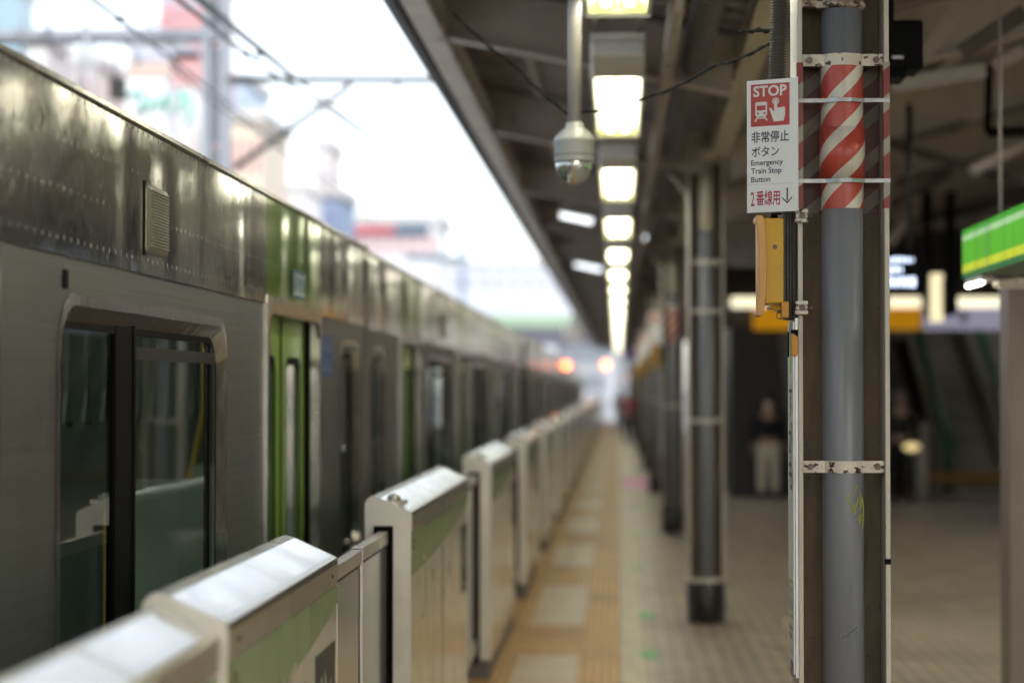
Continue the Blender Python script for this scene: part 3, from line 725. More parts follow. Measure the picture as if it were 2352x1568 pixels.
m_roof = M('train roof', (.62,.64,.66), .5, col2=(.5,.52,.54))
t = NT('tinted glass'); t.t.nodes.remove(t.b)
lw = t.n('ShaderNodeLayerWeight'); lw.inputs[0].default_value = .5
fac_ = t.math('ADD', t.math('MULTIPLY', t.math('POWER', lw.outputs['Facing'], 5), .80), .045)
tr = t.n('ShaderNodeBsdfTransparent'); tr.inputs[0].default_value = (.30,.38,.32,1)
gl = t.n('ShaderNodeBsdfGlossy'); gl.inputs['Roughness'].default_value = .015; gl.inputs[0].default_value = (.95,1,.97,1)
mx = t.n('ShaderNodeMixShader'); t.l(fac_, mx.inputs[0]); t.l(tr.outputs[0], mx.inputs[1]); t.l(gl.outputs[0], mx.inputs[2]); t.l(mx.outputs[0], t.o.inputs[0])
m_glass = t.m
m_int = M('train interior', (.42,.42,.38), .6); m_intd = M('train interior dark', (.10,.10,.095), .7); m_handle = M('yellow handrail', (.62,.38,.04), .4)
CL = 19.75; ZB = 2.0; ZT = 2.395; XB = XT + .004
def train_car(Y0):
    r = thing('train_car', 't', 'train car', (XT - 1.4, Y0, -1.1), 'cars of the waiting train')
    doors = [Y0 + d for d in (2.53, 7.43, 12.33, 17.27)]
    DW = .675
    wins = [(Y0 + .28, Y0 + .98)] + [(d0 + DW + .58, d1 - DW - .84) for d0, d1 in zip(doors, doors[1:])] + [(Y0 + 18.72, Y0 + 19.48)]
    wz0, wz1 = .86, 1.885
    mb = MB(); cur = Y0
    feats = sorted([('w', a, b) for a, b in wins] + [('d', d - DW, d + DW) for d in doors], key=lambda q: q[1])
    def wallrect(y0, y1, z0, z1): mb.face([(XT, y0, z0), (XT, y1, z0), (XT, y1, z1), (XT, y0, z1)])
    for kind, a, b in feats:
        a2, b2 = (a - .05, b + .05) if kind == 'w' else (a, b)
        if kind == 'w':
            wallrect(cur, a2, -.35, ZB)
            hole_plate(mb, XT, a2, b2, .7, ZB, rrect(a, b, wz0, wz1, .14, 5), a, b, wz0, wz1); wallrect(a2, b2, -.35, .7)
        else:
            wallrect(cur, a, -.35, ZB); wallrect(a, b, -.35, 0); wallrect(a, b, 1.965, ZB)
        cur = b2
    wallrect(cur, Y0 + CL, -.35, ZB)
    # far side, ends, floor, underframe
    xf = XT - 2.8; prof = [(XB-.012, ZT), (XT-.16, 2.45), (XT-.5, 2.54), (XT-1.4, 2.60), (XT-2.3, 2.54), (XT-2.64, 2.45), (xf+.02, ZT)]
    for z0, z1 in ((-.35, .86), (1.885, ZT)): mb.face([(xf, Y0, z0), (xf, Y0+CL, z0), (xf, Y0+CL, z1), (xf, Y0, z1)])
    c2 = Y0
    for kind, a, b in feats:
        if kind == 'w': mb.face([(xf, c2, .86), (xf, a, .86), (xf, a, 1.885), (xf, c2, 1.885)]); c2 = b
    mb.face([(xf, c2, .86), (xf, Y0+CL, .86), (xf, Y0+CL, 1.885), (xf, c2, 1.885)])
    for y in (Y0, Y0 + CL):
        mb.face([(XT, y, -.35), (XT, y, ZB), (XB, y, ZT)] + [(p[0], y, p[1]) for p in prof] + [(xf, y, -.35)])
    mb.box(xf, XT, Y0, Y0+CL, -.40, -.35)
    mb.build('body', m_body, r)
    mb = MB()
    for p, q in zip(prof, prof[1:]): mb.face([(p[0], Y0, p[1]), (q[0], Y0, q[1]), (q[0], Y0+CL, q[1]), (p[0], Y0+CL, p[1])])
    rf = mb.build('roof', m_roof, r)
    mb = MB(); mb.box(XT-2.1, XT-.62, Y0+7.5, Y0+14, 2.50, 2.71); mb.box(XT-2.0, XT-.7, Y0+1.5, Y0+2.7, 2.50, 2.63); mb.box(XT-2.0, XT-.7, Y0+16.6, Y0+18.1, 2.50, 2.63)
    mb.build('roof_unit', m_roof, rf, .04, 3)
    # gutter lip and lower ledge of the band
    mb = MB(); mb.box(XB-.02, XB+.012, Y0, Y0+CL, ZT, ZT+.012); mb.build('gutter', m_pol, r)
    # band: steel with green film over each door
    mb = MB(); cur = Y0
    def bq(y0, y1, x=0): mb.face([(XT+.004+x, y0, ZB+.03), (XT+.004+x, y1, ZB+.03), (XB+x, y1, ZT), (XB+x, y0, ZT)])
    for d in doors: mb.m(0); bq(cur, d-.73); cur = d + .73
    bq(cur, Y0+CL); mb.m(0)
    mb.box(XT-.01, XT+.008, Y0, Y0+CL, ZB-.002, ZB+.03)
    mb.build('upper_band', m_band, r)
    for d in doors:
        mb = MB(); bq(d-.73, d+.73); mb.build('green_panel', m_bandg, r)
    for i, (a, b) in enumerate(wins):
        o = rrect(a-.018, b+.018, wz0-.018, wz1+.03, .155, 5); i0 = rrect(a, b, wz0, wz1, .14, 5); i1 = rrect(a+.012, b-.03, wz0+.02, wz1-.035, .125, 5); i2 = rrect(a+.03, b-.06, wz0+.045, wz1-.055, .11, 5)
        mb = MB()
        ring(mb, o, i0, lambda u, v, k: (XT + (.002 if k == 0 else .005), u, v)); ring(mb, i0, i1, lambda u, v, k: (XT + (.005 if k == 0 else -.028), u, v))
        fr_ = mb.build('window_frame', m_pol, r)
        mb = MB(); ring(mb, i1, i2, lambda u, v, k: (XT - .028, u, v))
        if b - a > 1:
            m_ = a + .69; mb.box(XT-.05, XT-.026, m_, m_+.20, wz0+.03, wz1-.03); mb.box(XT-.046, XT-.022, m_+.2, m_+.225, wz0+.03, wz1-.03)
            mb.box(XT-.05, XT-.031, b-.135, b-.118, wz0+.03, wz1-.05)
        mb.build('rubber_seal', m_black, fr_)
        if b - a > 1:
            mb = MB(); mb.box(XT-.05, XT-.026, m_+.226, b-.06, 1.765, 1.80); mb.build('vent_rail', m_dark, fr_)
        mb = MB(); mb.face([(XT-.034, p[0], p[1]) for p in i1]); mb.build('pane', m_glass, fr_)
    for d in doors:
        a, b = d - DW, d + DW
        mb = MB()
        ou = [(a-.06, -.02), (a-.06, 2.028), (b+.06, 2.028), (b+.06, -.02)]
        mb.prism([(XT-.002, a-.055, -.02), (XT-.002, a-.055, 2.028), (XT-.002, b+.055, 2.028), (XT-.002, b+.055, -.02), (XT-.002, b, -.02), (XT-.002, b, 1.90), (XT-.002, b-.02, 1.945), (XT-.002, b-.07, 1.965), (XT-.002, a+.07, 1.965), (XT-.002, a+.02, 1.945), (XT-.002, a, 1.90), (XT-.002, a, -.02)], (.014, 0, 0))
        mb.box(XT-.09, XT, a-.004, a+.001, 0, 1.96); mb.box(XT-.09, XT, b-.001, b+.004, 0, 1.96); mb.box(XT-.09, XT, a, b, 1.962, 1.968)
        df = mb.build('door_frame', m_pol, r)
        for s0, s1 in ((a, d-.003), (d+.003, b)):
            w0, w1 = s0 + .15, s1 - .15
            mb = MB(); x = XT - .055; i0 = rrect(w0, w1, .75, 1.80, .05, 3)
            hole_plate(mb, x, s0, s1, -.0, 1.962, i0, w0, w1, .75, 1.80)
            ring(mb, i0, i0, lambda u, v, k: (x - .015*k, u, v))
            lf = mb.build('door_leaf', m_leaf, r)
            mb = MB(); ring(mb, rrect(w0-.012, w1+.012, .738, 1.812, .06, 3), rrect(w0+.02, w1-.02, .77, 1.78, .04, 3), lambda u, v, k: (x + .002 - .004*k, u, v)); mb.build('rubber_seal', m_black, lf)
            mb = MB(); mb.face([(x-.010, p[0], p[1]) for p in i0]); mb.build('pane', m_glass, lf)
        mb = MB(); mb.box(XT-.062, XT-.050, d-.006, d+.006, 0, 1.96); mb.box(XT-.06, XT-.03, a, a+.014, 0, 1.96); mb.box(XT-.06, XT-.03, b-.014, b, 0, 1.96); mb.build('door_seal', m_black, df)
    for y in (Y0 + 5.1, Y0 + 14.62):
        mb = MB(); mb.box(XT-.02, XT+.016, y-.135, y+.135, 2.055, 2.25); v = mb.build('vent_cover', M('vent casting', (.36,.36,.28), .4, metal=.6), r, .016, 3)
        mb = MB(); z = 2.075
        while z < 2.235: mb.box(XT+.015, XT+.022, y-.11, y+.11, z, z+.004); z += .0085
        mb.build('louvre', M('vent louvre', (.42,.42,.33), .4, metal=.6), v)
        mb = MB(); mb.box(XT-.02, XT+.006, y-.152, y-.128, 2.05, 2.255); mb.build('vent_gap_shade', m_black, v)  # black strip stands in for the shadow in the gap beside the vent
    # notices
    b_ = Y0 + 17.27
    mb = MB(); x = XT + .010; z0, z1 = 2.045, 2.155; y0, y1 = b_ - .10, b_ + .235
    xs = lambda z: XT + .0065
    mb.m(0).face([(xs(z0)+.003, y0, z0), (xs(z0)+.003, y1, z0), (xs(z1)+.003, y1, z1), (xs(z1)+.003, y0, z1)])
    mb.m(1)
    for q in ((y0, y1, z1-.012, z1), (y0, y1, z0, z0+.010), (y0, y0+.008, z0, z1), (y1-.008, y1, z0, z1)):
        mb.face([(xs(q[2])+.004, q[0], q[2]), (xs(q[2])+.004, q[1], q[2]), (xs(q[3])+.004, q[1], q[3]), (xs(q[3])+.004, q[0], q[3])])
    for i, ch in enumerate('弱冷房車'): put_text(mb, ch, (xs(2.1)+.005, y0, 0), (0, 1, 0), (0, 0, 1), .02 + i*.077, .085 + i*.077, z0+.022, z1-.022, .02)
    mb.build('notice', [M('notice white', (.55,.68,.66), .4), M('notice blue', (.02,.12,.30), .4)], r)
    y0, y1 = Y0 + 18.08, Y0 + 18.42; z0, z1 = 1.735, 1.915
    mb = MB(); mb.m(0).box(XT-.001, XT+.002, y0, y1, z0, z1); mb.m(1)
    for i in range(2):
        for j in range(2):
            c = (y0 + .085 + .17*i, z0 + .045 + .09*j)
            mb.face([(XT+.003, *q) for q in disc((c[0], c[1]+.028), .009, 10)])
            mb.face([(XT+.003, *q) for q in ((c[0]-.014, c[1]+.016), (c[0]+.006, c[1]+.016), (c[0]+.008, c[1]-.008), (c[0]+.026, c[1]-.010), (c[0]+.028, c[1]-.032), (c[0]+.020, c[1]-.032), (c[0]+.018, c[1]-.018), (c[0]-.010, c[1]-.018))])
    mb.build('priority_sticker', [M('sticker blue', (.03,.11,.36), .4), m_swhite], r)
    mb = MB(); q = at(172, 650, 5.4); mb.box(XT-.001, XT+.004, Y0+13.62, Y0+13.66, 1.92, 1.965); mb.build('side_mark', m_black, r)
    # interior
    mb = MB()
    xi = xf + .06
    mb.m(1).face([(xi, Y0+.1, .02), (XT-.1, Y0+.1, .02), (XT-.1, Y0+CL-.1, .02), (xi, Y0+CL-.1, .02)]); mb.m(0).face([(xi, Y0+.1, 2.22), (XT-.08, Y0+.1, 2.22), (XT-.08, Y0+CL-.1, 2.22), (xi, Y0+CL-.1, 2.22)])
    for y in (Y0+.12, Y0+CL-.12): mb.m(1).face([(xi, y, 0), (XT-.1, y, 0), (XT-.1, y, 2.2), (xi, y, 2.2)])
    mb.m(0)
    if False:
        pass
    for d in doors:
        for s in (-1, 1):
            y = d + s*(DW + .06)
            mb.m(0); mb.box(XT-.55, XT-.10, y-.015, y+.015, .3, 1.35); mb.box(xi, xi+.45, y-.015, y+.015, .3, 1.35)
    for a, b in zip(doors, doors[1:]):
        mb.m(2); mb.box(XT-.52, XT-.12, a+DW+.1, b-DW-.1, .35, .45); mb.box(xi, xi+.4, a+DW+.1, b-DW-.1, .35, .45); mb.box(XT-.16, XT-.11, a+DW+.1, b-DW-.1, .45, .83)
    it = mb.build('interior', [m_int, m_intd, M('seat fabric', (.06,.16,.06), .9)], r)
    mb = MB()
    for d in doors:
        for s in (-1, 1):
            y = d + s*(DW + .06)
            mb.tube([(XT-.58, y, .3), (XT-.58, y, 1.2), (XT-.50, y, 1.6), (XT-.5, y, 2.2)], .016, 8); mb.tube([(xi+.48, y, .3), (xi+.48, y, 2.2)], .016, 8)
    mb.build('handrail', m_handle, it)
    mb = MB(); y = Y0 + 1.2
    while y < Y0 + CL - 1.2:
        mb.box(XT-.62, XT-.60, y, y+.02, 1.68, 1.98); mb.box(XT-.62, XT-.60, y-.04, y+.06, 1.55, 1.57); mb.beam((XT-.61, y-.04, 1.56), (XT-.61, y+.01, 1.68), .015, .012); mb.beam((XT-.61, y+.06, 1.56), (XT-.61, y+.01, 1.68), .015, .012); y += .28
    mb.box(XT-.625, XT-.595, Y0+.8, Y0+CL-.8, 1.97, 2.0); mb.build('hand_straps', M('strap grey', (.10,.10,.10), .5), it)
    for k_, y in enumerate((3.9, 5.1, 6.0, 8.7, 9.9, 10.9, 13.6, 14.8, 15.9)):
        mb = MB(); mb.box(xi+.002, xi+.01, Y0+y, Y0+y+.7, 1.90, 2.14); mb.build('poster', M('poster %d' % (k_ % 3), ((.6,.12,.08), (.65,.6,.5), (.15,.3,.5))[k_ % 3], .5), it)
    mb = MB(); mb.box(XT-1.0, XT-.85, Y0+.8, Y0+CL-.8, 2.19, 2.215); mb.box(XT-1.95, XT-1.8, Y0+.8, Y0+CL-.8, 2.19, 2.215)
    mb.build('ceiling_lamp', EM('train ceiling lamp', (.95,1,.95), 1.6), it)
    mb = MB(); mb.box(XT-2.2, XT-.6, Y0+CL, Y0+CL+.27, -.1, 2.2); mb.build('gangway', M('gangway rubber', (.06,.06,.06), .8), r)
    mb = MB(); mb.box(XT-.06, XT+.012, Y0+CL-.05, Y0+CL+.0, -.35, ZT-.05); mb.box(XT-.06, XT+.012, Y0, Y0+.05, -.35, ZT-.05); mb.build('end_post', M('end post', (.20,.17,.15), .4, metal=.6), r)
    mb = MB()
    for y in (Y0+3, Y0+16.8):
        for dy in (-1.05, 1.05):
            mb.cyl((XT-.45, y+dy, -1.05), (XT-.58, y+dy, -1.05), .43, 24); mb.cyl((XT-2.2, y+dy, -1.05), (XT-2.33, y+dy, -1.05), .43, 24)
        mb.box(XT-.42, XT-.28, y-1.5, y+1.5, -1.0, -.75)
    mb.box(XT-2.5, XT-.4, Y0+6, Y0+13.5, -1.05, -.42); mb.build('running_gear', m_dark, r)
    return r
tc = train_car(-8.58)
tc['label'] = 'nearest train car with the large window and green door, steel sides and dimpled upper band'
px_, py_, ang = tc.location.x, -8.58 + 20.0, 0.0
cl = ['second train car from the front, starting at the first car joint', 'third train car, blurred, behind the gates', 'fourth train car, blurred, far along the platform', 'fifth train car, far along the curve', 'sixth train car at the far bend', 'seventh train car at the far end of the bend']
for k, da in enumerate((.08, .15, .15, .10, .05, .02)):
    ang += R(da); dup(tc, (px_ - tc.location.x - (.03 if k == 0 else 0), py_ + 8.58, 0), rz=ang, label=cl[k])
    px_ -= math.sin(ang)*20; py_ += math.cos(ang)*20
tc['group'] = 'cars of the waiting train'
mb = MB()
for x in (XT-.5, XT-2.27): mb.box(x-.035, x+.035, -15, 230, -1.28, -1.2)
tag(mb.build('rails', m_dark), kind='structure')

# ------------------------------------------------------------------ platform gates
GX0, GX1 = -.90, -.735
m_top = M('gate top enamel', (.80,.81,.82), .17, metal=.25, col2=(.75,.76,.78), ns=(3,2,3), coat=.4, dirt=(.55,.54,.52), dirt_s=(9,5,9), dirt_t=(.56,.8), rv=.06, bump=.06, bs=(7,3,7))
m_edge = M('gate edge steel', (.72,.66,.54), .18, metal=.9)
m_face = M('gate face enamel', (.70,.655,.57), .17, metal=.35, col2=(.65,.60,.52), ns=(1,2,2), coat=.4, dirt=(.42,.36,.28), dirt_s=(4,7,2), dirt_t=(.58,.82), rv=.05)
m_end = M('gate end enamel', (.84,.80,.74), .38)
m_gband = M('gate green film', (.22,.31,.16), .22, col2=(.17,.28,.09), ns=(1,2.5,1))
m_gp = M('gate panel glass', (.36,.35,.33), .14, metal=.2, coat=.4)
m_gpf = M('gate panel frame', (.74,.70,.63), .3, metal=.75)
m_brz = M('bronze latch', (.22,.17,.08), .35, metal=.6)
def gate_profile(z1=1.302, z2=1.243, n=5):
    P = [(GX0, .12)]
    r = .035
    P += [(GX0 + r - r*math.cos(R(a)), z1 - r + r*math.sin(R(a))) for a in (0, 20, 40, 60, 75)]
    P += [(GX0 + .055, z1 - .008)]
    P += [(GX1 - .012, z2 + .006), (GX1 - .003, z2), (GX1, z2 - .012)]
    P += [(GX1, .12)]
    return P
def cabinet(y0, y1, plaque, panels=True):
    r = thing('gate_cabinet', 'g', 'platform gate', ((GX0+GX1)/2, y0, 0), 'platform gate cabinets')
    P = gate_profile()
    mb = MB(); mb.prism([(x, y0+.006, z - .003) for x, z in P], (0, y1-y0-.012, 0)); mb.build('cabinet_body', m_face, r)
    # end plates
    for y in (y0, y1-.006):
        Q = [(x + (.002 if x < -.85 else (.001 if x > -.75 else 0)), z+.001) for x, z in P]
        mb = MB(); mb.prism([(x, y, z) for x, z in Q], (0, .0058, 0)); mb.build('end_plate', m_end, r)
    # top covers in three lengths, slightly apart
    n = 3 if y1 - y0 > 2 else 2
    for i in range(n):
        a = y0 + .012 + (y1-y0-.024)*i/n; b = y0 + .012 + (y1-y0-.024)*(i+1)/n - .005
        top = [(x, z) for x, z in P if z > 1.15 and x < GX1 - .01]
        mb = MB()
        Q = top; inn = [(x, z - .004) for x, z in Q][::-1]
        mb.prism([(x, a, z + .0015) for x, z in Q] + [(x, a, z) for x, z in inn], (0, b-a, 0)); mb.build('top_cover', m_top, r)
        mb = MB(); mb.prism([(GX1-.012, a, 1.2505), (GX1+.0015, a, 1.2445), (GX1+.004, a, 1.230), (GX1+.0035, a, 1.176), (GX1-.003, a, 1.176)], (0, b-a, 0)); mb.build('edge_trim', m_edge, r)
    # green swoosh on the platform face
    mb = MB(); L = y1 - y0
    up = 1.172; x = GX1 + .0015
    pts = [(y0+.004, up), (y1-.004, up)] + [(y0 + L*f, up - .155 + .11*f**2.2) for f in (1, .9, .8, .7, .6, .5, .4, .3, .2, .1, .0)]
    pts[2] = (y1-.004, pts[2][1]); pts[-1] = (y0+.004, pts[-1][1])
    mb.face([(x, *p) for p in pts]); mb.build('green_band', m_gband, r)
    mb = MB()
    for f, zc, dz in ((.035, 1.125, .022), (.33, .94, .026), (.62, .90, .026)):
        mb.box(GX1, GX1+.004, y0 + L*f, y0 + L*f + .03, zc-dz, zc+dz)
    mb.build('latch', m_brz, r)
    for f, s in ((.20, 1), (.48, -1)):
        mb = MB(); yy = y0 + L*f
        mb.box(GX1, GX1+.0015, yy, yy+.008, .86, 1.03)
        for z in (1.03, .86): mb.beam((GX1+.001, yy+.004, z), (GX1+.001, yy+.004+s*.10*(-1), z + (.03 if z > 1 else -.03)), .012, .002, up=(1, 0, 0))
        mb.build('panel_marking', M('panel marking', (.30,.27,.22), .5), r)
    mb = MB(); mb.box(GX1, GX1+.0012, y0+L*.49, y0+L*.495, .12, 1.17); mb.build('seam', m_dark, r)
    for i in range(3 if y1 - y0 > 2 else 2):
        yy = y0 + .12 + i*(y1-y0-.24)/(2 if y1 - y0 > 2 else 1)
        mb = MB(); mb.cyl((GX1+.003, yy, 1.205), (GX1+.0052, yy, 1.205), .006, 10); mb.build('screw', m_dark, r)
    if panels: mb = MB(); mb.box(GX1, GX1+.002, y0 + L*.70, y0 + L*.70 + .05, 1.01, 1.04); mb.build('sensor_window', m_brz, r)
    mb = MB(); mb.box(GX0+.02, GX1-.01, y0+.02, y1-.02, 0, .12); mb.build('foot', M('gate foot', (.16,.15,.14), .5), r)
    # sliding panel slot with black gasket, both ends
    for y, s in ((y0, -1), (y1, 1)):
        sx0, sx1, zt = -.866, -.797, 1.197
        mb = MB(); g = .010
        ya, yb = (y - .008, y + .004) if s < 0 else (y - .004, y + .008)
        mb.box(sx0, sx0+g, ya, yb, .1, zt-.012); mb.box(sx1-g, sx1, ya, yb, .1, zt-.012); mb.box(sx0, sx1, ya, yb, zt-.012, zt)
        mb.box(sx0+g, sx1-g, y-.001 if s < 0 else y, y if s < 0 else y+.001, .1, zt-.012)
        mb.build('slot_gasket', m_black, r, .003)
    # dome lamp on its plate
    if panels:
        mb = MB(); c = Vector((-.808, y0+.13, 1.286)); mb.box(c.x-.035, c.x+.045, c.y-.05, c.y+.05, c.z-.018, c.z-.004)
        lp = mb.build('lamp_plate', M('lamp plate', (.45,.40,.30), .25, metal=.8), r)
        mb = MB(); mb.lathe([(.028*math.cos(R(a)), c.z - .006 + .026*math.sin(R(a))) for a in range(0, 90, 10)] + [(.001, c.z+.020)], (c.x, c.y, 0), 24); mb.build('lamp_dome', M('lamp dome glass', (.45,.45,.42), .1, metal=.6), lp)
    # dark notice with light pictogram at the far end
    if plaque:
        a, b = y1 - .40, y1 - .06; za, zb = .72, 1.035
        mb = MB(); mb.m(0).box(GX1, GX1+.0025, a, b, za, zb); mb.m(1); X = GX1 + .0032
        o = Vector((X, a, za)); ex, ez = Vector((0, 1, 0)), Vector((0, 0, 1)); k = .34
        flat(mb, o, ex, ez, disc((.08, .235), .022, 14)); flat(mb, o, ex, ez, [(.13,.27),(.16,.25),(.20,.21),(.23,.22),(.26,.235),(.25,.15),(.22,.10),(.19,.12),(.17,.18),(.14,.22)])
        flat(mb, o, ex, ez, [(.04,.19),(.09,.19),(.14,.16),(.15,.11),(.12,.08),(.09,.10),(.06,.15)]); flat(mb, o, ex, ez, [(.03,.06),(.05,.06),(.10,.02),(.31,.02),(.31,.04),(.12,.04)])
        mb.build('notice', [M('notice dark', (.055,.048,.045), .5), M('notice print', (.36,.37,.31), .5)], r)
    # sliding glass panels reaching into the gap after and before the cabinet
    if panels:
        gap = GP - 2.9
        for ya, yb, s in ((y0 - .765, y0 + .02, -1), (y1 - .02, y1 + gap - .79, 1)):
            xa, xb, zt, zb_ = -.850, -.815, 1.178, .16
            mb = MB(); f = .035
            mb.box(xa, xb, ya, yb, zt-.045, zt); mb.box(xa, xb, ya, yb, zb_, zb_+.08)
            e0, e1 = (ya, ya+.022) if s < 0 else (yb-.022, yb)
            mb.box(xa, xb, e0, e1, zb_+.08, zt-.045)
            sp = mb.build('sliding_panel', m_gpf, r, .003)
            mb = MB(); mb.box(xa+.01, xb-.006, ya+.002, yb-.002, zb_+.08, zt-.046); mb.build('panel_glass', m_gp, sp)
            mb = MB(); mb.box(xb-.007, xb-.003, ya+.022 if s < 0 else ya, yb if s < 0 else yb-.022, zt-.054, zt-.045)
            mb.box(xb-.007, xb-.003, *((e1, e1+.006) if s < 0 else (e0-.006, e0)), zb_+.08, zt-.054); mb.build('glazing_bead', m_dark, sp)
            mb = MB(); m0 = ya - .004 if s < 0 else yb; mb.box(xa+.002, xb-.002, m0 - .003, m0+.007, zb_, zt-.004); mb.build('edge_rubber', m_black, sp)
    return r
gc = cabinet(G0, G0 + 2.9, True)
gc['label'] = 'sharpest white platform gate cabinet with dome lamp on top and open slot in its end'
ordg = 'third fourth fifth sixth seventh eighth ninth tenth eleventh twelfth thirteenth fourteenth fifteenth sixteenth seventeenth eighteenth nineteenth twentieth twenty-first'.split()
for k in range(1, 19): dup(gc, (0, GP*k, 0), label='white platform gate cabinet beside the train, %s of the row from the front' % ordg[k])
gn = cabinet(4.07, 5.68, True, panels=False); gn['label'] = 'white platform gate cabinet in the lower left with dark notice at its end'
# sliding panel from the near cabinet
xa, xb = -.850, -.815
mb = MB(); mb.box(xa, xb, 5.66, 6.920, 1.128, 1.172); mb.box(xa, xb, 5.66, 6.920, .16, .24); mb.box(xa, xb, 6.895, 6.920, .24, 1.128)
sp = mb.build('sliding_panel', m_gpf, gn, .003)
mb = MB(); mb.box(xa+.01, xb-.006, 5.66, 6.895, .24, 1.127); mb.build('panel_glass', m_gp, sp)
mb = MB(); mb.box(xb-.007, xb-.003, 5.66, 6.895, 1.119, 1.128); mb.box(xb-.007, xb-.003, 6.888, 6.895, .24, 1.119); mb.build('glazing_bead', m_dark, sp)
mb = MB(); mb.box(xa+.003, xb-.003, 6.920, 6.928, .16, 1.166); mb.build('edge_rubber', m_black, sp)
# lower fixed section nearest the camera
r = thing('gate_panel_section', 'low white fixed barrier section nearest the camera in the bottom left corner', 'platform gate', (-.82, 1.0, 0), 'platform gate cabinets')
P = [(x*1.0, z - .022) for x, z in gate_profile()]
mb = MB(); mb.prism([(x+.006 if x < -.85 else x-.012, 1.0, z) for x, z in P], (0, 3.06, 0)); mb.build('section_body', m_face, r)
for a, b in ((1.0, 2.2), (2.21, 3.40), (3.42, 4.055)):
    top = [(x+.006 if x < -.85 else x-.012, z) for x, z in P if z > 1.12 and x < GX1 - .01]
    mb = MB(); mb.prism([(x, a, z+.003) for x, z in top] + [(x, a, z-.002) for x, z in top][::-1], (0, b-a, 0)); mb.build('top_cover', m_top, r)
    mb = MB(); mb.box(GX1-.014, GX1-.008, a, b, 1.16, 1.222); mb.build('edge_trim', m_edge, r)
mb = MB(); mb.face([(GX1-.0105, y, z) for y, z in ((1.0,1.15),(4.04,1.15),(4.04,1.05),(3.0,.96),(1.0,.9))]); mb.build('green_band', m_gband, r)

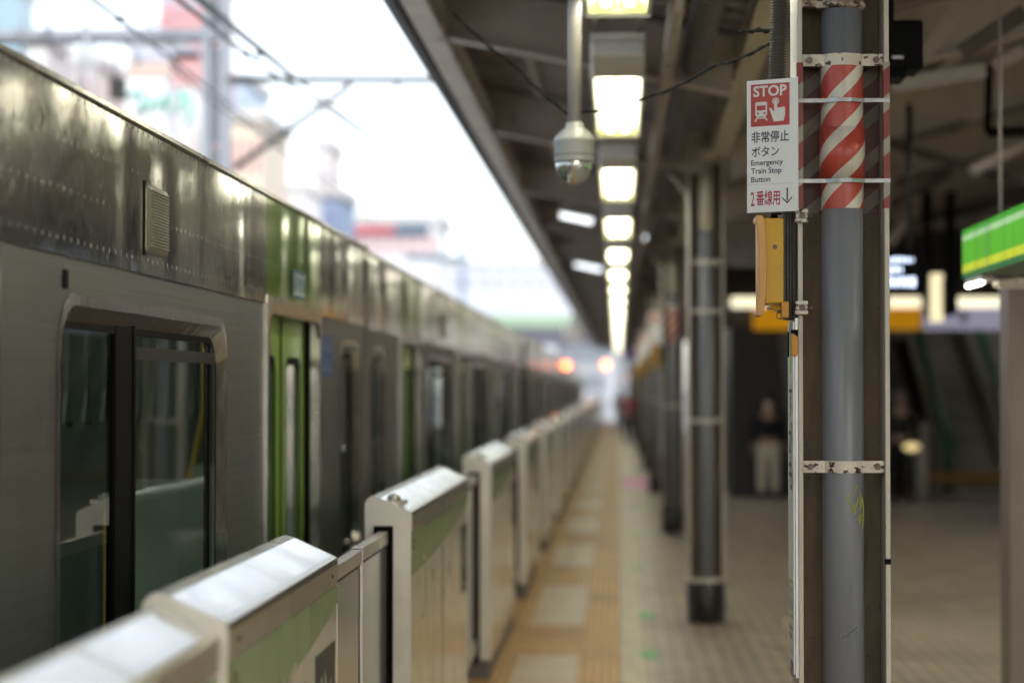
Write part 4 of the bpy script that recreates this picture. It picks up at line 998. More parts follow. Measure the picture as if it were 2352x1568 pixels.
# ------------------------------------------------------------------ people
m_skin = M('skin', (.46,.27,.19), .5)
def skin_mesh(name, verts, edges, radii, mat, parent, root=0, sub=1):
    me = bpy.data.meshes.new(name); me.from_pydata([Vector(v) - org(parent) for v in verts], edges, []); me.materials.append(mat)
    o = bpy.data.objects.new(name, me); C.objects.link(o); o.parent = parent
    sk = o.modifiers.new('skin', 'SKIN'); sk.use_smooth_shade = True
    for i, rr in enumerate(radii):
        d = me.skin_vertices[0].data[i]; d.radius = rr if isinstance(rr, tuple) else (rr, rr); d.use_root = (i == root)
    s = o.modifiers.new('sub', 'SUBSURF'); s.levels = sub; s.render_levels = sub
    return o
def person(base, hgt, face, c_top, c_leg, label, hair=(.02,.015,.012), mask=True, stride=0.0, bag=None):
    """standing figure; face = +1 looks towards the camera (-Y), -1 away"""
    r = thing('person', label, 'person', base); k = hgt/1.7; B = Vector(base); f = face
    def W(x, y, z): return B + Vector((x*k, -y*k*f, z*k))
    mt = M('cloth top %g' % c_top[0], c_top, .85, bump=.3, bs=(30,30,30)); ml = M('cloth leg %g' % c_leg[0], c_leg, .85, bump=.3, bs=(30,30,30))
    # one continuous body: legs, pelvis, trunk, neck, head, arms, hands with fingers
    V = []; E = []; Rr = []
    def add(p, rr, prev=None):
        V.append(W(*p)); Rr.append(tuple(q*k for q in rr) if isinstance(rr, tuple) else rr*k)
        if prev is not None: E.append((prev, len(V)-1))
        return len(V)-1
    pel = add((0,0,.92), (.13,.10)); wa = add((0,.0,1.08), (.125,.09), pel); ch = add((0,0,1.30), (.15,.10), wa); nb = add((0,0,1.44), .06, ch); hd0 = add((0,.01,1.52), .055, nb); hd = add((0,.015,1.60), (.075,.092), hd0); ht = add((0,.01,1.68), (.06,.075), hd)
    hands = []
    for s in (-1, 1):
        hp = add((s*.09,0,.86), .085, pel); kn = add((s*.105, s*stride*.5+.02, .48), .058, hp); an = add((s*.11, s*stride, .09), .04, kn); to = add((s*.12, s*stride+.12, .035), (.04,.03), an)
        sh = add((s*.19,0,1.38), .058, ch); el = add((s*.25,-.03,1.10), .042, sh); wr = add((s*.25,.06,.87), .027, el); pm = add((s*.25,.075,.80), (.018,.038), wr)
        for i, (dy, L) in enumerate(((-.028,.065),(-.010,.078),(.010,.072),(.028,.055))):
            a = add((s*.248, .075+dy, .765), .0095, pm); b = add((s*.242, .080+dy, .765-L*.55), .0085, a); add((s*.228, .088+dy, .765-L), .007, b)
        a = add((s*.235,.105,.80), .011, pm); b = add((s*.225,.125,.77), .009, a)
    skin_mesh('body', V, E, Rr, m_skin, r)
    # clothes following the body
    V = []; E = []; Rr = []
    pel = add((0,0,.93), (.15,.118)); ch0 = add((0,0,1.10), (.145,.11), pel); ch = add((0,0,1.30), (.168,.12), ch0); nk = add((0,0,1.41), (.09,.075), ch)
    for s in (-1, 1):
        sh = add((s*.19,0,1.375), .075, ch); el = add((s*.25,-.03,1.10), .057, sh); add((s*.252,.045,.905), .045, el)
    skin_mesh('jacket', V, E, Rr, mt, r)
    V = []; E = []; Rr = []
    pel = add((0,0,.93), (.145,.112))
    for s in (-1, 1):
        hp = add((s*.09,0,.84), .10, pel); kn = add((s*.108, s*stride*.5+.02, .48), .077, hp); add((s*.112, s*stride, .10), .066, kn)
    skin_mesh('trousers', V, E, Rr, ml, r)
    V = []; E = []; Rr = []
    mb = MB(); o_ = W(0, -.004, 1.628)
    for i in range(-3, 4):
        pass
    prof = [(.100*k*math.cos(R(a)), .105*k*math.sin(R(a))) for a in range(-25, 90, 12)] + [(.002, .105*k)]
    mb.lathe(prof, o_ + Vector((0, .018*k*f, .0)), 20); hr = mb.build('hair', M('hair %g' % hair[0], hair, .7), r)
    for s in (-1, 1):
        mb = MB(); mb.lathe([(.001, -.008*k), (.007*k, -.004*k), (.007*k, .004*k), (.001, .008*k)], W(s*.030, .098, 1.605), 8); mb.build('eye', m_black, r)
        mb = MB(); mb.lathe([(.001, -.028*k), (.012*k, -.01*k), (.014*k, .015*k), (.001, .03*k)], W(s*.083, .005, 1.59), 8); mb.build('ear', m_skin, r)
        mb = MB(); c = W(s*.12, s*stride+.05, .0); mb.box(c.x-.045*k, c.x+.045*k, c.y-.13*k, c.y+.13*k, c.z+.0, c.z+.085*k); mb.build('shoe', M('shoe', (.03,.03,.03), .5), r, .025, 3)
    mb = MB(); mb.prism([W(-.011,.10,1.565), W(.011,.10,1.565), W(.006,.10,1.60), W(-.006,.10,1.60)], W(0,.018,0) - W(0,0,0)); mb.build('nose', m_skin, r, .003)
    if mask:
        mb = MB(); 
        pts = [(-.062,.075,1.575),(0,.122,1.585),(.062,.075,1.575),(.055,.07,1.515),(0,.105,1.505),(-.055,.07,1.515)]
        a = [W(*p) for p in pts]; mb.face([a[0],a[1],a[4],a[5]]); mb.face([a[1],a[2],a[3],a[4]]); mb.build('face_mask', m_swhite, r)
    else:
        mb = MB(); mb.lathe([(.001,-.004*k),(.02*k,0),(.001,.004*k)], W(0,.098,1.545), 10); mb.build('mouth', M('lips', (.35,.1,.09), .5), r)
    return r
q = at(1763, 1146, 33.2)
person((q.x, 33.0, 0), 1.55, 1, (.015,.016,.024), (.82,.76,.62), 'blurred standing person in dark top, cream trousers and face mask before the black wall')
q = at(1446, 1000, 66)
person((q.x, 66, 0), 1.56, 1, (.50,.04,.08), (.02,.02,.025), 'distant blurred person in dark red top and black trousers far down the platform', mask=False, stride=.12)
q = at(1420, 1000, 80)
person((at(1424, 960, 80).x, 80, 0), 1.6, -1, (.10,.16,.18), (.05,.06,.07), 'faint distant person in grey green top at the far end of the platform', mask=False, stride=.1)
q = at(2066, 1140, 33)
person((q.x, 32.8, 0), 1.62, 1, (.03,.032,.035), (.018,.018,.022), 'blurred person in black with grey hair beside the escalator newel', hair=(.25,.25,.26), mask=False, stride=.1)

# ------------------------------------------------------------------ right side of the platform
def pbox(mb, u0, u1, v0, v1, Y, d):
    a = at(u0, v1, Y); b = at(u1, v0, Y); mb.box(a.x, b.x, Y, Y + d, a.z, b.z); return mb
m_brn = M('brown grey pillar', (.22,.17,.14), .5, col2=(.18,.14,.115), ns=(3,3,1))
a = at(2318, 1000, 10)
r = thing('platform_pillar', 'plain brown grey pillar at the right edge of the picture', 'pillar', (a.x + .12, 10.1, 0))
mb = MB(); mb.box(a.x, a.x+.24, 10, 10.24, 0, at(2330, 636, 10).z); mb.build('shaft', m_brn, r, .006)
mb = MB(); mb.box(a.x-.03, a.x+.27, 9.97, 10.27, 0, .12); mb.build('foot', m_kick, r, .004)
# green sign running along the platform
sx = at(2209, 585, 9.6).x; zt, zb = at(2209, 531, 9.6).z, at(2209, 641, 9.6).z
r = thing('green_sign', 'long bright green hanging sign with pale and yellow stripes at the right edge', 'sign', (sx, 7.5, zb))
def glow(name, c, e):
    t = NT(name); t.b.inputs['Roughness'].default_value = .65; t.b.inputs['Specular IOR Level'].default_value = .15
    k = t.mix(t.fl(t.noise((1,4.5,.2), 2), .3, .7), c, tuple(x*.72 for x in c)); t.l(k, t.b.inputs['Base Color']); t.l(k, t.b.inputs['Emission Color']); t.b.inputs['Emission Strength'].default_value = e  # upright streaks in the colour stand in for glossy reflections
    return t.m
Hs = zt - zb
mb = MB(); mb.box(sx+.004, sx+.20, 5.2, 9.6, zb, zt); mb.build('case', M('sign case green', (.10,.22,.12), .4), r, .004)
for nm, f0, f1, c in (('top_stripe', 0, .11, (.04,.34,.008)), ('pale_stripe', .11, .24, (.34,.58,.28)), ('main_face', .24, .72, (.09,.42,.012)), ('yellow_stripe', .72, .89, (.52,.60,.02)), ('lower_stripe', .89, 1, (.02,.15,.04))):
    mb = MB(); mb.box(sx, sx+.0035, 5.2, 9.59, zt - Hs*f1, zt - Hs*f0); mb.build(nm, glow('sign '+nm, tuple(q*.75 for q in c), .22), r)
mb = MB(); mb.box(sx-.001, sx, 7.93, 8.03, zt - Hs*.66, zt - Hs*.30); mb.build('white_mark', EM('sign white mark', (.8,.85,.8), .3), r)
for y in (8.95,): mb = MB(); mb.box(sx-.0012, sx, y, y+.012, zb, zt); mb.build('joint', M('sign joint', (.05,.18,.05), .4), r)
for y in (6, 9.2): mb = MB(); mb.cyl((sx+.1, y, zt), (sx+.1, y, 3.3), .008, 10); mb.build('hanger', m_beam, r)
r = thing('strip_light', 'small strip light under the far end of the green sign', 'strip light', (sx+.05, 9.5, zb-.02))
mb = MB(); mb.box(sx+.01, sx+.07, 9.15, 9.58, zb-.028, zb-.004); mb.build('housing', m_offw, r, .004)
mb = MB(); mb.cyl((sx+.02, 9.2, zb-.032), (sx+.02, 9.56, zb-.032), .011, 10); mb.build('tube', EM('warm tube', (1,.93,.72), 3.0), r)
r = thing('cross_lamp', 'unlit grey lamp box crossing under the green sign', 'lamp', (sx+.4, 9.3, zb-.03)); mb = MB(); mb.box(sx+.10, sx+.9, 9.3, 9.42, zb-.045, zb-.008); mb.build('box', m_pale, r, .01)
mb = MB(); mb.box(sx+.12, sx+.88, 9.32, 9.40, zb-.052, zb-.045); mb.build('diffuser', m_offw, r)
# black monitor hung behind the near column
q = at(2122, 177, 8.0); q2 = at(2122, 45, 8.0)
r = thing('hanging_monitor', 'black box monitor hanging right behind the nearest column', 'monitor', (q.x-.2, 8, q.z))
mb = MB(); mb.box(q.x-.36, q.x, 8.0, 8.22, q.z+.03, q2.z); mb.build('case', m_black, r, .012, 3)
mb = MB(); mb.box(q.x-.34, q.x-.06, 8.01, 8.2, q.z, q.z+.032); mb.build('lower_tray', m_black, r, .006)
mb = MB(); mb.box(q.x-.3, q.x-.1, 8.05, 8.15, q2.z, q2.z+.10); mb.build('bracket', m_black, r, .006)
mb = MB(); mb.cyl((q.x-.2, 8.1, q2.z+.05), (q.x-.2, 8.1, 3.5), .025, 12); mb.build('rod', m_dark, r)
mb = MB(); p = at(2062, 132, 7.998); mb.box(p.x-.02, p.x+.02, 7.996, 8.0, p.z-.006, p.z+.006); mb.build('small_plate', m_galv, r)
# departure board
r = thing('departure_board', 'black hanging departure board with bluish white lit rows right of the nearest column', 'display', tuple(at(2000, 670, 14)))
mb = MB(); pbox(mb, 1850, 2128, 585, 672, 14, .12); mb.build('case', m_black, r, .01)
e = EM('display white', (.62,.74,1), .5); mb = MB()
random.seed(3)
for v0, v1, u1 in ((590, 604, 2098), (612, 628, 2072), (636, 660, 2103)):
    u = 1870
    while u < u1:
        wd = random.uniform(7, 13); pbox(mb, u, min(u + wd, u1), v0 + random.uniform(0, 3), v1 - random.uniform(0, 3), 13.995, .003); u += wd + 3.5
mb.build('lit_rows', e, r)
a, b = at(1900, 585, 14.05), at(2090, 585, 14.05)
for p in (a, b): mb = MB(); mb.cyl(p, (p.x, 14.05, 3.5), .02, 10); mb.build('hanger', m_dark, r)
# second hanging sign further on
r = thing('hanging_sign', 'dark hanging sign with a cream lit edge beside the departure board', 'sign', tuple(at(2170, 740, 20)))
mb = MB(); pbox(mb, 2168, 2200, 636, 722, 20, 1.2); mb.build('case', m_black, r, .01)
mb = MB(); pbox(mb, 2140, 2166, 628, 738, 20.1, .1); mb.build('lit_panel', EM('cream panel', (.85,.74,.45), .24), r)
for u in (2184, 2130): mb = MB(); p = at(u, 640, 20.3); mb.cyl(p, (p.x, 20.3, at(u, 440, 20.3).z), .048, 10); mb.build('hanger', m_black, r)
# stairs block
YS = 33.4
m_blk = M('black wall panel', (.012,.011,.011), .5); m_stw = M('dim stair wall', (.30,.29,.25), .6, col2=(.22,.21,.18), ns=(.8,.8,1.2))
def bld(name, label, cat, boxes, mats, bevel=0, group=None):
    mb = MB()
    for mi, bx_ in boxes: mb.m(mi).box(*bx_)
    return tag(mb.build(name, mats, None, bevel), label, cat, group)
xa, xb = at(1677, 900, YS).x, at(2052, 900, YS).x
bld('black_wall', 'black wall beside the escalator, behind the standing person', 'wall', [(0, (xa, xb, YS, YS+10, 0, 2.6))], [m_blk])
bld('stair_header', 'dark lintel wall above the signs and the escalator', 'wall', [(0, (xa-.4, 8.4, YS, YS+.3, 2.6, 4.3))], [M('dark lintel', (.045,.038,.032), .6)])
bld('side_wall', 'dark station wall along the right side of the platform, closed to shut out sky light', 'wall', [(0, (8.4, 8.6, -2, PY1, 0, 5.7)), (0, (xb, 8.4, YS+11, YS+11.2, 0, 5.0))], [M('dark side wall', (.09,.075,.062), .7, col2=(.06,.05,.045), ns=(.6,.6,.6))])  # long side run closed to keep sky light off the train
# stairs
r = thing('staircase', 'dim grey staircase rising away between green handrails', 'staircase', (xb + 1.5, YS+.2, 0))
mb = MB(); y = YS + .25; z = 0
for i in range(22): mb.box(at(2128, 900, YS).x, 8.3, y + .30*i, y + .30*(i+1) if i < 21 else YS+11, 0 if i == 0 else .16*i - .02, .16*(i+1))
mb.build('steps', M('stair grey', (.42,.42,.36), .7, col2=(.28,.28,.25), ns=(1,3,4)), r)
mb = MB(); x0, x1 = at(2128, 900, YS).x, 8.3
for i in range(22): mb.box(x0+.03, x1, y + .30*i - .004, y + .30*i + .05, .16*(i+1)+.0, .16*(i+1)+.004)
mb.build('nosing', M('stair nosing', (.30,.19,.05), .6), r)
m_gr = M('green handrail', (.015,.12,.05), .4)
for xx in (at(2150, 900, YS).x, at(2305, 900, YS).x):
    mb = MB(); mb.prism([(xx, YS+.1, .0), (xx, YS+.1, .75), (xx, YS+6.6, 4.1), (xx, YS+6.6, 3.3)], (.05, 0, 0)); mb.build('balustrade', m_stw, r)
    mb = MB(); mb.tube([(xx+.18, YS+.0, .1), (xx+.18, YS-.05, .85), (xx+.18, YS+.3, 1.05), (xx+.18, YS+6.6, 4.35)], .075, 10); mb.build('handrail', m_gr, r)
mb = MB(); pbox(mb, 2080, 2310, 1082, 1112, YS-.1, .3); mb.build('ochre_sill', M('ochre sill', (.28,.18,.05), .6), r)
r = thing('newel_post', 'grey rounded newel post of the escalator with a gold lamp beside it', 'post', tuple(at(2118, 1145, 33.0)))
q = at(2118, 990, 33.0); mb = MB(); mb.cyl((q.x, 33, 0), (q.x, 33, q.z), .10, 16); mb.lathe([(.10, q.z), (.11, q.z+.05), (.08, q.z+.10), (.01, q.z+.12)], (q.x, 33, 0), 16); mb.build('post', m_offw, r)
q = at(2094, 1026, 32.2); r = thing('gold_lamp', 'small round gold lamp low down beside the newel post', 'lamp', (q.x, q.y, q.z)); mb = MB()
mb.lathe([(.01, q.z-.06), (.09, q.z-.04), (.13, q.z), (.09, q.z+.04), (.01, q.z+.06)], (q.x, q.y, 0), 18); mb.build('globe', EM('gold lamp glow', (.9,.72,.34), .2), r)
mb = MB(); mb.cyl((q.x, q.y, 0), (q.x, q.y, q.z-.04), .03, 10); mb.build('stem', m_dark, r)
r = thing('dark_machine', 'dark upright machine at the foot of the escalator left of the newel post', 'machine', tuple(at(2100, 1146, 33.3))); mb = MB(); pbox(mb, 2086, 2112, 1046, 1146, 33.3, .4); mb.build('case', M('machine brown', (.10,.08,.065), .5), r, .02)
r = thing('leaning_board', 'pale grey slanting panel on the black wall above the standing person', 'panel', tuple(at(1810, 1000, YS-.02))); mb = MB(); mb.prism([at(u, v, YS-.04) for u, v in ((1790,762),(1830,762),(1830,1040),(1818,1040))], (0, .03, 0)); mb.build('panel', M('pale panel', (.12,.125,.13), .5), r)
r = thing('stair_fill_lamp', 'added unseen strip light above the staircase behind the lintel', 'strip light', (6.6, YS+3, 4.0))  # hidden lamp added to brighten the stairs
mb = MB(); mb.box(5.4, 8.0, YS+2.9, YS+3.1, 4.02, 4.1); mb.build('housing', m_offw, r); mb = MB(); mb.cyl((5.5, YS+3, 4.0), (7.9, YS+3, 4.0), .03, 10); mb.build('tube', m_tube, r)
# signs and lit cornice on the lintel
r = thing('orange_sign', 'long orange yellow hanging sign behind the nearest column', 'sign', tuple(at(1930, 757, 33))); mb = MB(); pbox(mb, 1731, 2116, 706, 757, 33, .12); mb.build('case', glow('orange sign face', (.78,.34,.01), .10), r, .02)
r = thing('pale_sign', 'pale violet white sign right of the orange sign', 'sign', tuple(at(2215, 757, 33))); mb = MB(); pbox(mb, 2122, 2306, 706, 757, 33, .12); mb.build('case', glow('pale sign face', (.45,.43,.58), .12), r, .02)
mb = MB(); pbox(mb, 2206, 2222, 716, 738, 32.99, .01); mb.build('dark_symbol', m_dark, r)
for u0, u1, lb in ((1678, 1760, 'cream lit tube left of the nearest column above the orange sign'), (2040, 2118, 'cream lit tube right of the nearest column above the orange sign'), (2188, 2314, 'long cream lit tube above the pale sign')):
    r = thing('wall_lamp', lb, 'lamp', tuple(at((u0+u1)/2, 694, 33.1)), 'cream lit tubes above the signs'); mb = MB(); pbox(mb, u0, u1, 679, 683, 33.1, .2); mb.build('housing', m_offw, r)
    mb = MB(); pbox(mb, u0+1, u1-1, 683, 706, 33.12, .15); mb.build('diffuser', EM('cream diffuser', (1,.93,.66), .26), r, .04, 3)
r = thing('cream_board', 'large pale grey board hanging left of the nearest column', 'board', tuple(at(1725, 612, 26))); mb = MB(); pbox(mb, 1676, 1800, 492, 612, 26, .15); mb.build('board', M('pale lavender board', (.50,.50,.54), .5), r, .02)
mb = MB(); p = at(1700, 492, 26.05); mb.cyl(p, (p.x, 26.05, 4.0), .03, 8); mb.build('hanger', m_dark, r)
# pale bar in place of a light strip, and a short one beside it
q0, q1 = at(2050, 196, 12.6), at(2262, 162, 12.6)
mb = MB(); mb.beam(q0, q1, .10, .075); tag(mb.build('pale_bar', m_white), 'pale straight bar in place of a light strip sloping under the right canopy', 'duct')
q0, q1 = at(2285, 150, 12.4), at(2350, 118, 12.4)
mb = MB(); mb.beam(q0, q1, .09, .06); tag(mb.build('pale_bar', m_offw), 'short pale bar piece at the top right edge of the picture', 'duct')
mb = MB(); p = at(2272, 155, 12.8); p2 = at(2268, 305, 12.8); mb.cyl(p, p2, .022, 8); mb.cyl(p2, at(2400, 300, 12.8), .03, 8); tag(mb.build('hanging_rod', m_black), 'thin black rod hanging from the right canopy with a level arm', 'rod')
# clutter of braces under the right canopy
random.seed(11)
m_br2 = M('brace paint', (.13,.11,.09), .6)
for i, (u0, v0, u1, v1, Y, wd, m) in enumerate(((2040,330,2350,420,19,.07,m_br2),(2060,420,2352,330,22,.09,m_br2),(2230,395,2352,330,17,.08,m_pale),(2045,470,2180,400,24,.10,m_br2),(2100,520,2350,500,26,.12,m_br2),(2120,130,2210,10,11,.07,m_pale),(2210,120,2352,30,10.4,.08,m_br2),(2040,560,2100,480,26,.12,m_pale),(2230,560,2352,520,27,.15,m_pale))):
    mb = MB(); mb.beam(at(u0, v0, Y), at(u1, v1, Y), wd, wd)
    tag(mb.build('canopy_brace', m), 'steel brace under the right canopy, %s' % ('sloping down behind the sign,upper crossing one,pale one at the right edge,lowest left one,level one above the green sign,pale one beside the monitor,upper right one near the corner,short pale one above the departure board,pale one above the green sign'.split(',')[i]), 'brace', 'braces under the right canopy')
# small things along the column row
p = at(1450, 815, 52); r = thing('round_sign', 'small purple round sign hanging far down the platform', 'sign', tuple(p)); mb = MB(); mb.cyl((p.x, 52, p.z), (p.x, 52.08, p.z), .17, 20); mb.build('disc', M('purple', (.14,.07,.26), .4), r); mb = MB(); mb.cyl((p.x, 52.04, p.z+.16), (p.x, 52.04, 3.3), .02, 8); mb.build('hanger', m_dark, r)
p = at(1318, 762, 58); r = thing('round_clock', 'pale round clock near the far end of the canopy edge', 'clock', tuple(p)); mb = MB(); mb.cyl((p.x, 58, p.z), (p.x, 58.1, p.z), .28, 20); mb.build('dial', M('clock dial', (.75,.68,.58), .4), r); mb = MB(); mb.cyl((p.x, 58.05, p.z+.26), (p.x, 58.05, 3.6), .03, 8); mb.build('hanger', m_dark, r)
for i, (u, v, Y, rr, e_) in enumerate(((1392, 838, 112, .15, 34), (1301, 839, 60, .075, 22))):
    p = at(u, v, Y); r = thing('signal_lamp', ('glowing orange lamp at the end of the platform' if i == 0 else 'glowing orange lamp on the side of the far train'), 'signal lamp', tuple(p), 'orange lamps')
    mb = MB(); mb.lathe([(.01, p.z-rr), (rr*.7, p.z-rr*.7), (rr, p.z), (rr*.7, p.z+rr*.7), (.01, p.z+rr)], (p.x, p.y, 0), 14); mb.build('bulb', EM('orange lamp', (1,.12,.025), e_*.16), r)
    mb = MB(); mb.box(p.x-.03, p.x+.03, p.y+rr, p.y+rr+.1, p.z-.2 if i else -1.5, p.z+.1); mb.build('support', m_dark, r)

# ------------------------------------------------------------------ overhead line gantry and masts
m_mast = M('mast grey paint', (.30,.33,.37), .5, col2=(.25,.28,.32), ns=(2,2,.7)); m_wire = M('wire', (.09,.10,.10), .5)
YG = 30
r = thing('gantry_mast', 'thick pale grey overhead line mast standing beyond the train', 'mast', (at(492, 0, YG).x, YG, -1.3))
a, b = at(464, 0, YG).x, at(521, 0, YG).x
mb = MB(); mb.box(a, a+.11, YG, YG+.35, -1.4, 8.5); mb.box(b-.11, b, YG, YG+.35, -1.4, 8.5); mb.build('post', m_mast, r)
mb = MB(); z = -1.2
while z < 8.2: mb.box(a+.11, b-.11, YG+.17, YG+.19, z, z+.62); z += .70
mb.build('batten_plates', m_mast, r)
mb = MB(); c = at(0, 83, YG).z; mb.cyl((-14, YG+.1, c), (b, YG+.1, c), .11, 20); mb.build('cross_beam', M('gantry beam', (.27,.29,.33), .4), r)
mb = MB(); p0, p1 = at(525, 182, YG), at(1006, 184, YG); mb.cyl(p0, p1, .05, 10); mb.cyl(at(536, 388, YG), at(806, 196, YG), .045, 10)
mb.build('cantilever_arm', M('arm grey', (.05,.055,.055), .5), r)
mb = MB(); q = at(912, 184, YG); mb.cyl(q, at(914, 268, YG), .028, 8)
for v in range(272, 362, 9): p = at(914, v, YG); mb.cyl(p, (p.x, p.y, p.z-.02), .062 if v > 330 else .045, 12)
mb.build('insulator', M('insulator', (.14,.17,.19), .4), r)
mb = MB()
for (u0,v0,u1,v1,t_) in ((60,-30,48,150,.03),(92,-30,116,80,.035),(200,40,178,290,.045),(213,98,212,290,.03),(315,92,316,150,.03),(335,60,430,30,.02)): mb.cyl(at(u0,v0,YG-.2), at(u1,v1,YG-.2), t_, 8)
mb.build('drop_bracket', m_mast, r)
p = at(267, 226, YG-.4); r = thing('line_box', 'dark box hanging from the overhead gantry', 'equipment box', tuple(p)); mb = MB(); pbox(mb, 251, 284, 178, 226, YG-.4, .2); mb.build('case', m_dark, r); mb = MB(); mb.cyl(at(267, 178, YG-.3), at(268, 90, YG-.3), .02, 8); mb.build('hanger', m_mast, r)
def wire(pts, rad, lb):
    mb = MB(); mb.tube([at(*p) for p in pts], rad*1.4, 6); tag(mb.build('overhead_wire', m_wire), lb, 'overhead wire', 'overhead wires')
wire(((160,-40,12),(275,45,14.5),(430,165,18),(620,318,25),(760,440,36),(900,540,60)), .010, 'overhead wire crossing left of the mast with a small clamp')
wire(((360,-40,12),(560,120,15.5),(640,178,17.5),(720,232,20),(880,345,28),(1000,470,45)), .011, 'lower of the paired overhead wires right of the mast')
wire(((440,-20,12),(600,112,15),(740,230,19.5),(900,352,29),(1040,520,52)), .010, 'upper of the paired overhead wires right of the mast')
wire(((380,-60,12),(520,60,14.5),(680,185,19),(850,300,28)), .007, 'thinnest overhead wire beside the pair')
wire(((390,150,16),(470,222,19),(640,340,26),(780,430,36)), .008, 'faint overhead wire low across the mast')
wire(((790,240,26),(950,345,34),(1060,560,60),(1130,660,95)), .010, 'distant overhead wire towards the bridge')
for u, v, Y in ((275, 45, 14.4), (565, 124, 15.6), (598, 124, 15.5)):
    p = at(u, v, Y); mb = MB(); mb.box(p.x-.03, p.x+.03, Y-.03, Y+.03, p.z-.018, p.z+.018); tag(mb.build('wire_clamp', m_dark), {275:'small dark clamp on the leftmost wire', 565:'small dark clamp on the lower paired wire', 598:'small dark clamp on the upper paired wire'}[u], 'clamp', 'wire clamps')
r = thing('slim_mast', 'distant slim bluish mast above the train roofs', 'mast', tuple(at(1065, 700, 95))); mb = MB(); mb.cyl(at(1066, 1000, 95), at(1062, 505, 95), .14, 8); mb.build('post', M('blue grey', (.25,.32,.42), .5), r)
mb = MB(); mb.beam(at(930, 590, 95), at(1075, 597, 95), .2, .3); mb.build('arm', M('blue grey dark', (.16,.22,.28), .5), r)

# ------------------------------------------------------------------ distant town, colours lightened in place of haze and glare
def building(u0, u1, vt, Y, depth, col, label, wincol=(.25,.33,.42), rows=5, cols=4, vb=1000, name='building', win=True):
    a = at(u0, vt, Y); b = at(u1, vt, Y + (depth if u1 < 1400 else 0)); b.z = a.z; b.y = Y; b.x = max(b.x, a.x + 1)
    r = thing(name, label, 'building', ((a.x+b.x)/2, Y, -1.5), 'town buildings beyond the tracks')
    mb = MB(); mb.box(a.x, b.x, Y, Y+depth, -1.5, a.z); mb.build('wall', M('wall %g %g %g' % col, col, .7, col2=tuple(c*.92 for c in col), ns=(.1,.1,.1)), r)
    mb = MB(); mb.box(a.x-.2, b.x+.2, Y-.2, Y+depth+.2, a.z, a.z+.5); mb.build('parapet', M('parapet', (.6,.6,.6), .7), r)
    if win:
        wd = (b.x - a.x)/cols; hh = (a.z + 1)/rows
        for i in range(cols):
            for j in range(rows):
                mb = MB(); x = a.x + wd*(i+.22); z = -.6 + hh*(j+.25); mb.box(x, x+wd*.55, Y-.03, Y+.05, z, z+hh*.42); mb.build('window', M('window glass %g' % wincol[0], wincol, .2), r)
    return r, a, b
B = building
B(-60, 66, -60, 120, 9, (.42,.60,.68), 'pale blue tower at the top left corner', (.35,.5,.6), 6, 3)
B(60, 178, 104, 100, 9, (.66,.66,.66), 'low white building under the gantry at the left', (.45,.48,.52), 5, 3)
B(170, 300, 150, 92, 7, (.66,.60,.58), 'white building with reddish windows left of the white billboard building', (.5,.3,.3), 6, 3)
r, a, b = B(366, 536, -80, 96, 8, (.58,.30,.31), 'tall pink red building behind the mast', (.35,.36,.42), 7, 3)
r, a, b = B(286, 468, 100, 84, 8, (.84,.84,.86), 'white building with a teal lettered billboard in front of the pink red one', (.6,.6,.64), 5, 3, win=False)
Yq = 83.9
mb = MB(); pbox(mb, 292, 400, 142, 176, Yq, .05); mb.build('beige_board', M('beige board', (.60,.48,.42), .6), r)
mb = MB(); pbox(mb, 300, 460, 112, 138, Yq, .05); mb.build('blue_board', M('blue lettered board', (.52,.55,.68), .6), r)
mb = MB()
for S in (((292,222),(322,205),(330,230),(310,262),(345,250),(352,215)), ((360,250),(380,215),(386,262)), ((404,212),(418,205),(412,262)), ((432,215),(440,265),(428,285))):
    mb.tube([at(u, v, Yq-.02) for u, v in S], .10, 5)
mb.build('teal_lettering', M('teal lettering', (.10,.55,.45), .5), r)
mb = MB(); pbox(mb, 395, 470, 118, 200, Yq, .06); mb.build('pink_patch', M('pink board', (.60,.34,.34), .6), r)
B(522, 612, 190, 110, 7, (.48,.58,.72), 'pale blue building right of the mast', (.38,.5,.66), 6, 2)
B(528, 662, 278, 88, 7, (.66,.58,.48), 'beige low building right of the mast above the train roof', (.5,.5,.52), 4, 3)
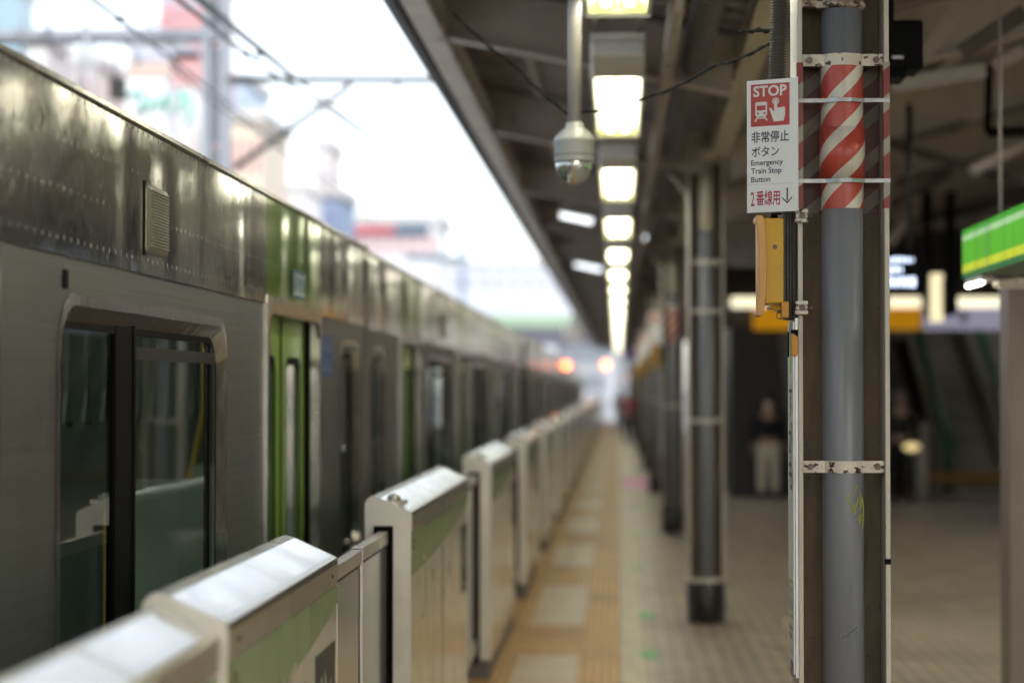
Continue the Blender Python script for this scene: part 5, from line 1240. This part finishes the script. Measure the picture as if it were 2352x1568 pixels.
B(724, 786, 336, 150, 7, (.62,.58,.58), 'small pale pinkish tower in the middle distance', (.55,.55,.58), 5, 2)
B(640, 742, 440, 130, 7, (.68,.66,.66), 'low off-white building just above the train roof', (.6,.6,.62), 4, 3)
B(738, 782, 452, 110, 6, (.24,.31,.45), 'dark blue narrow building above the train roof', (.2,.25,.4), 4, 2)
r, a, b = B(782, 1030, 512, 130, 9, (.70,.71,.74), 'long white building with a red and dark blue roof sign', (.5,.56,.64), 4, 8)
mb = MB(); pbox(mb, 786, 905, 520, 538, 129.7, .2); mb.build('red_roof_sign', M('red sign', (.58,.14,.16), .5), r)
mb = MB(); pbox(mb, 908, 985, 516, 538, 129.7, .2); mb.build('blue_roof_sign', M('dark blue sign', (.12,.18,.24), .5), r)
B(1000, 1300, 612, 190, 9, (.60,.64,.70), 'long grey blue building behind the slim mast', (.42,.47,.55), 4, 9)
B(1180, 1420, 690, 210, 9, (.22,.25,.29), 'pale blue building beyond the footbridge', (.55,.6,.68), 4, 8)
B(1405, 1560, 800, 230, 9, (.24,.28,.30), 'pale green grey building beyond the platform end', (.5,.6,.62), 3, 6)
r = thing('footbridge', 'covered footbridge with a green stripe and dark underside crossing the tracks', 'footbridge', tuple(at(1230, 790, 122)))
mb = MB(); a = at(1080, 790, 122); b = at(1420, 752, 122); mb.box(a.x-6, b.x, 122, 126, a.z, b.z); mb.build('deck', M('bridge dark', (.13,.13,.16), .7), r)
mb = MB(); a2 = at(1130, 752, 121.9); b2 = at(1325, 726, 121.9); mb.box(a2.x, b2.x, 121.9, 122.2, a2.z, b2.z); mb.build('green_stripe', M('bridge green', (.34,.48,.33), .6), r)
mb = MB(); a3 = at(1080, 726, 122); b3 = at(1330, 694, 122); mb.box(a3.x-6, b3.x, 122, 126, a3.z, b3.z); mb.build('parapet', M('bridge pale', (.6,.64,.7), .6), r)
mb = MB()
for u in (1140, 1290, 1400): p = at(u, 790, 123); mb.box(p.x-.3, p.x+.3, 123, 124, -1.5, p.z)
mb.build('pier', M('bridge pale', (.6,.64,.7), .6), r)
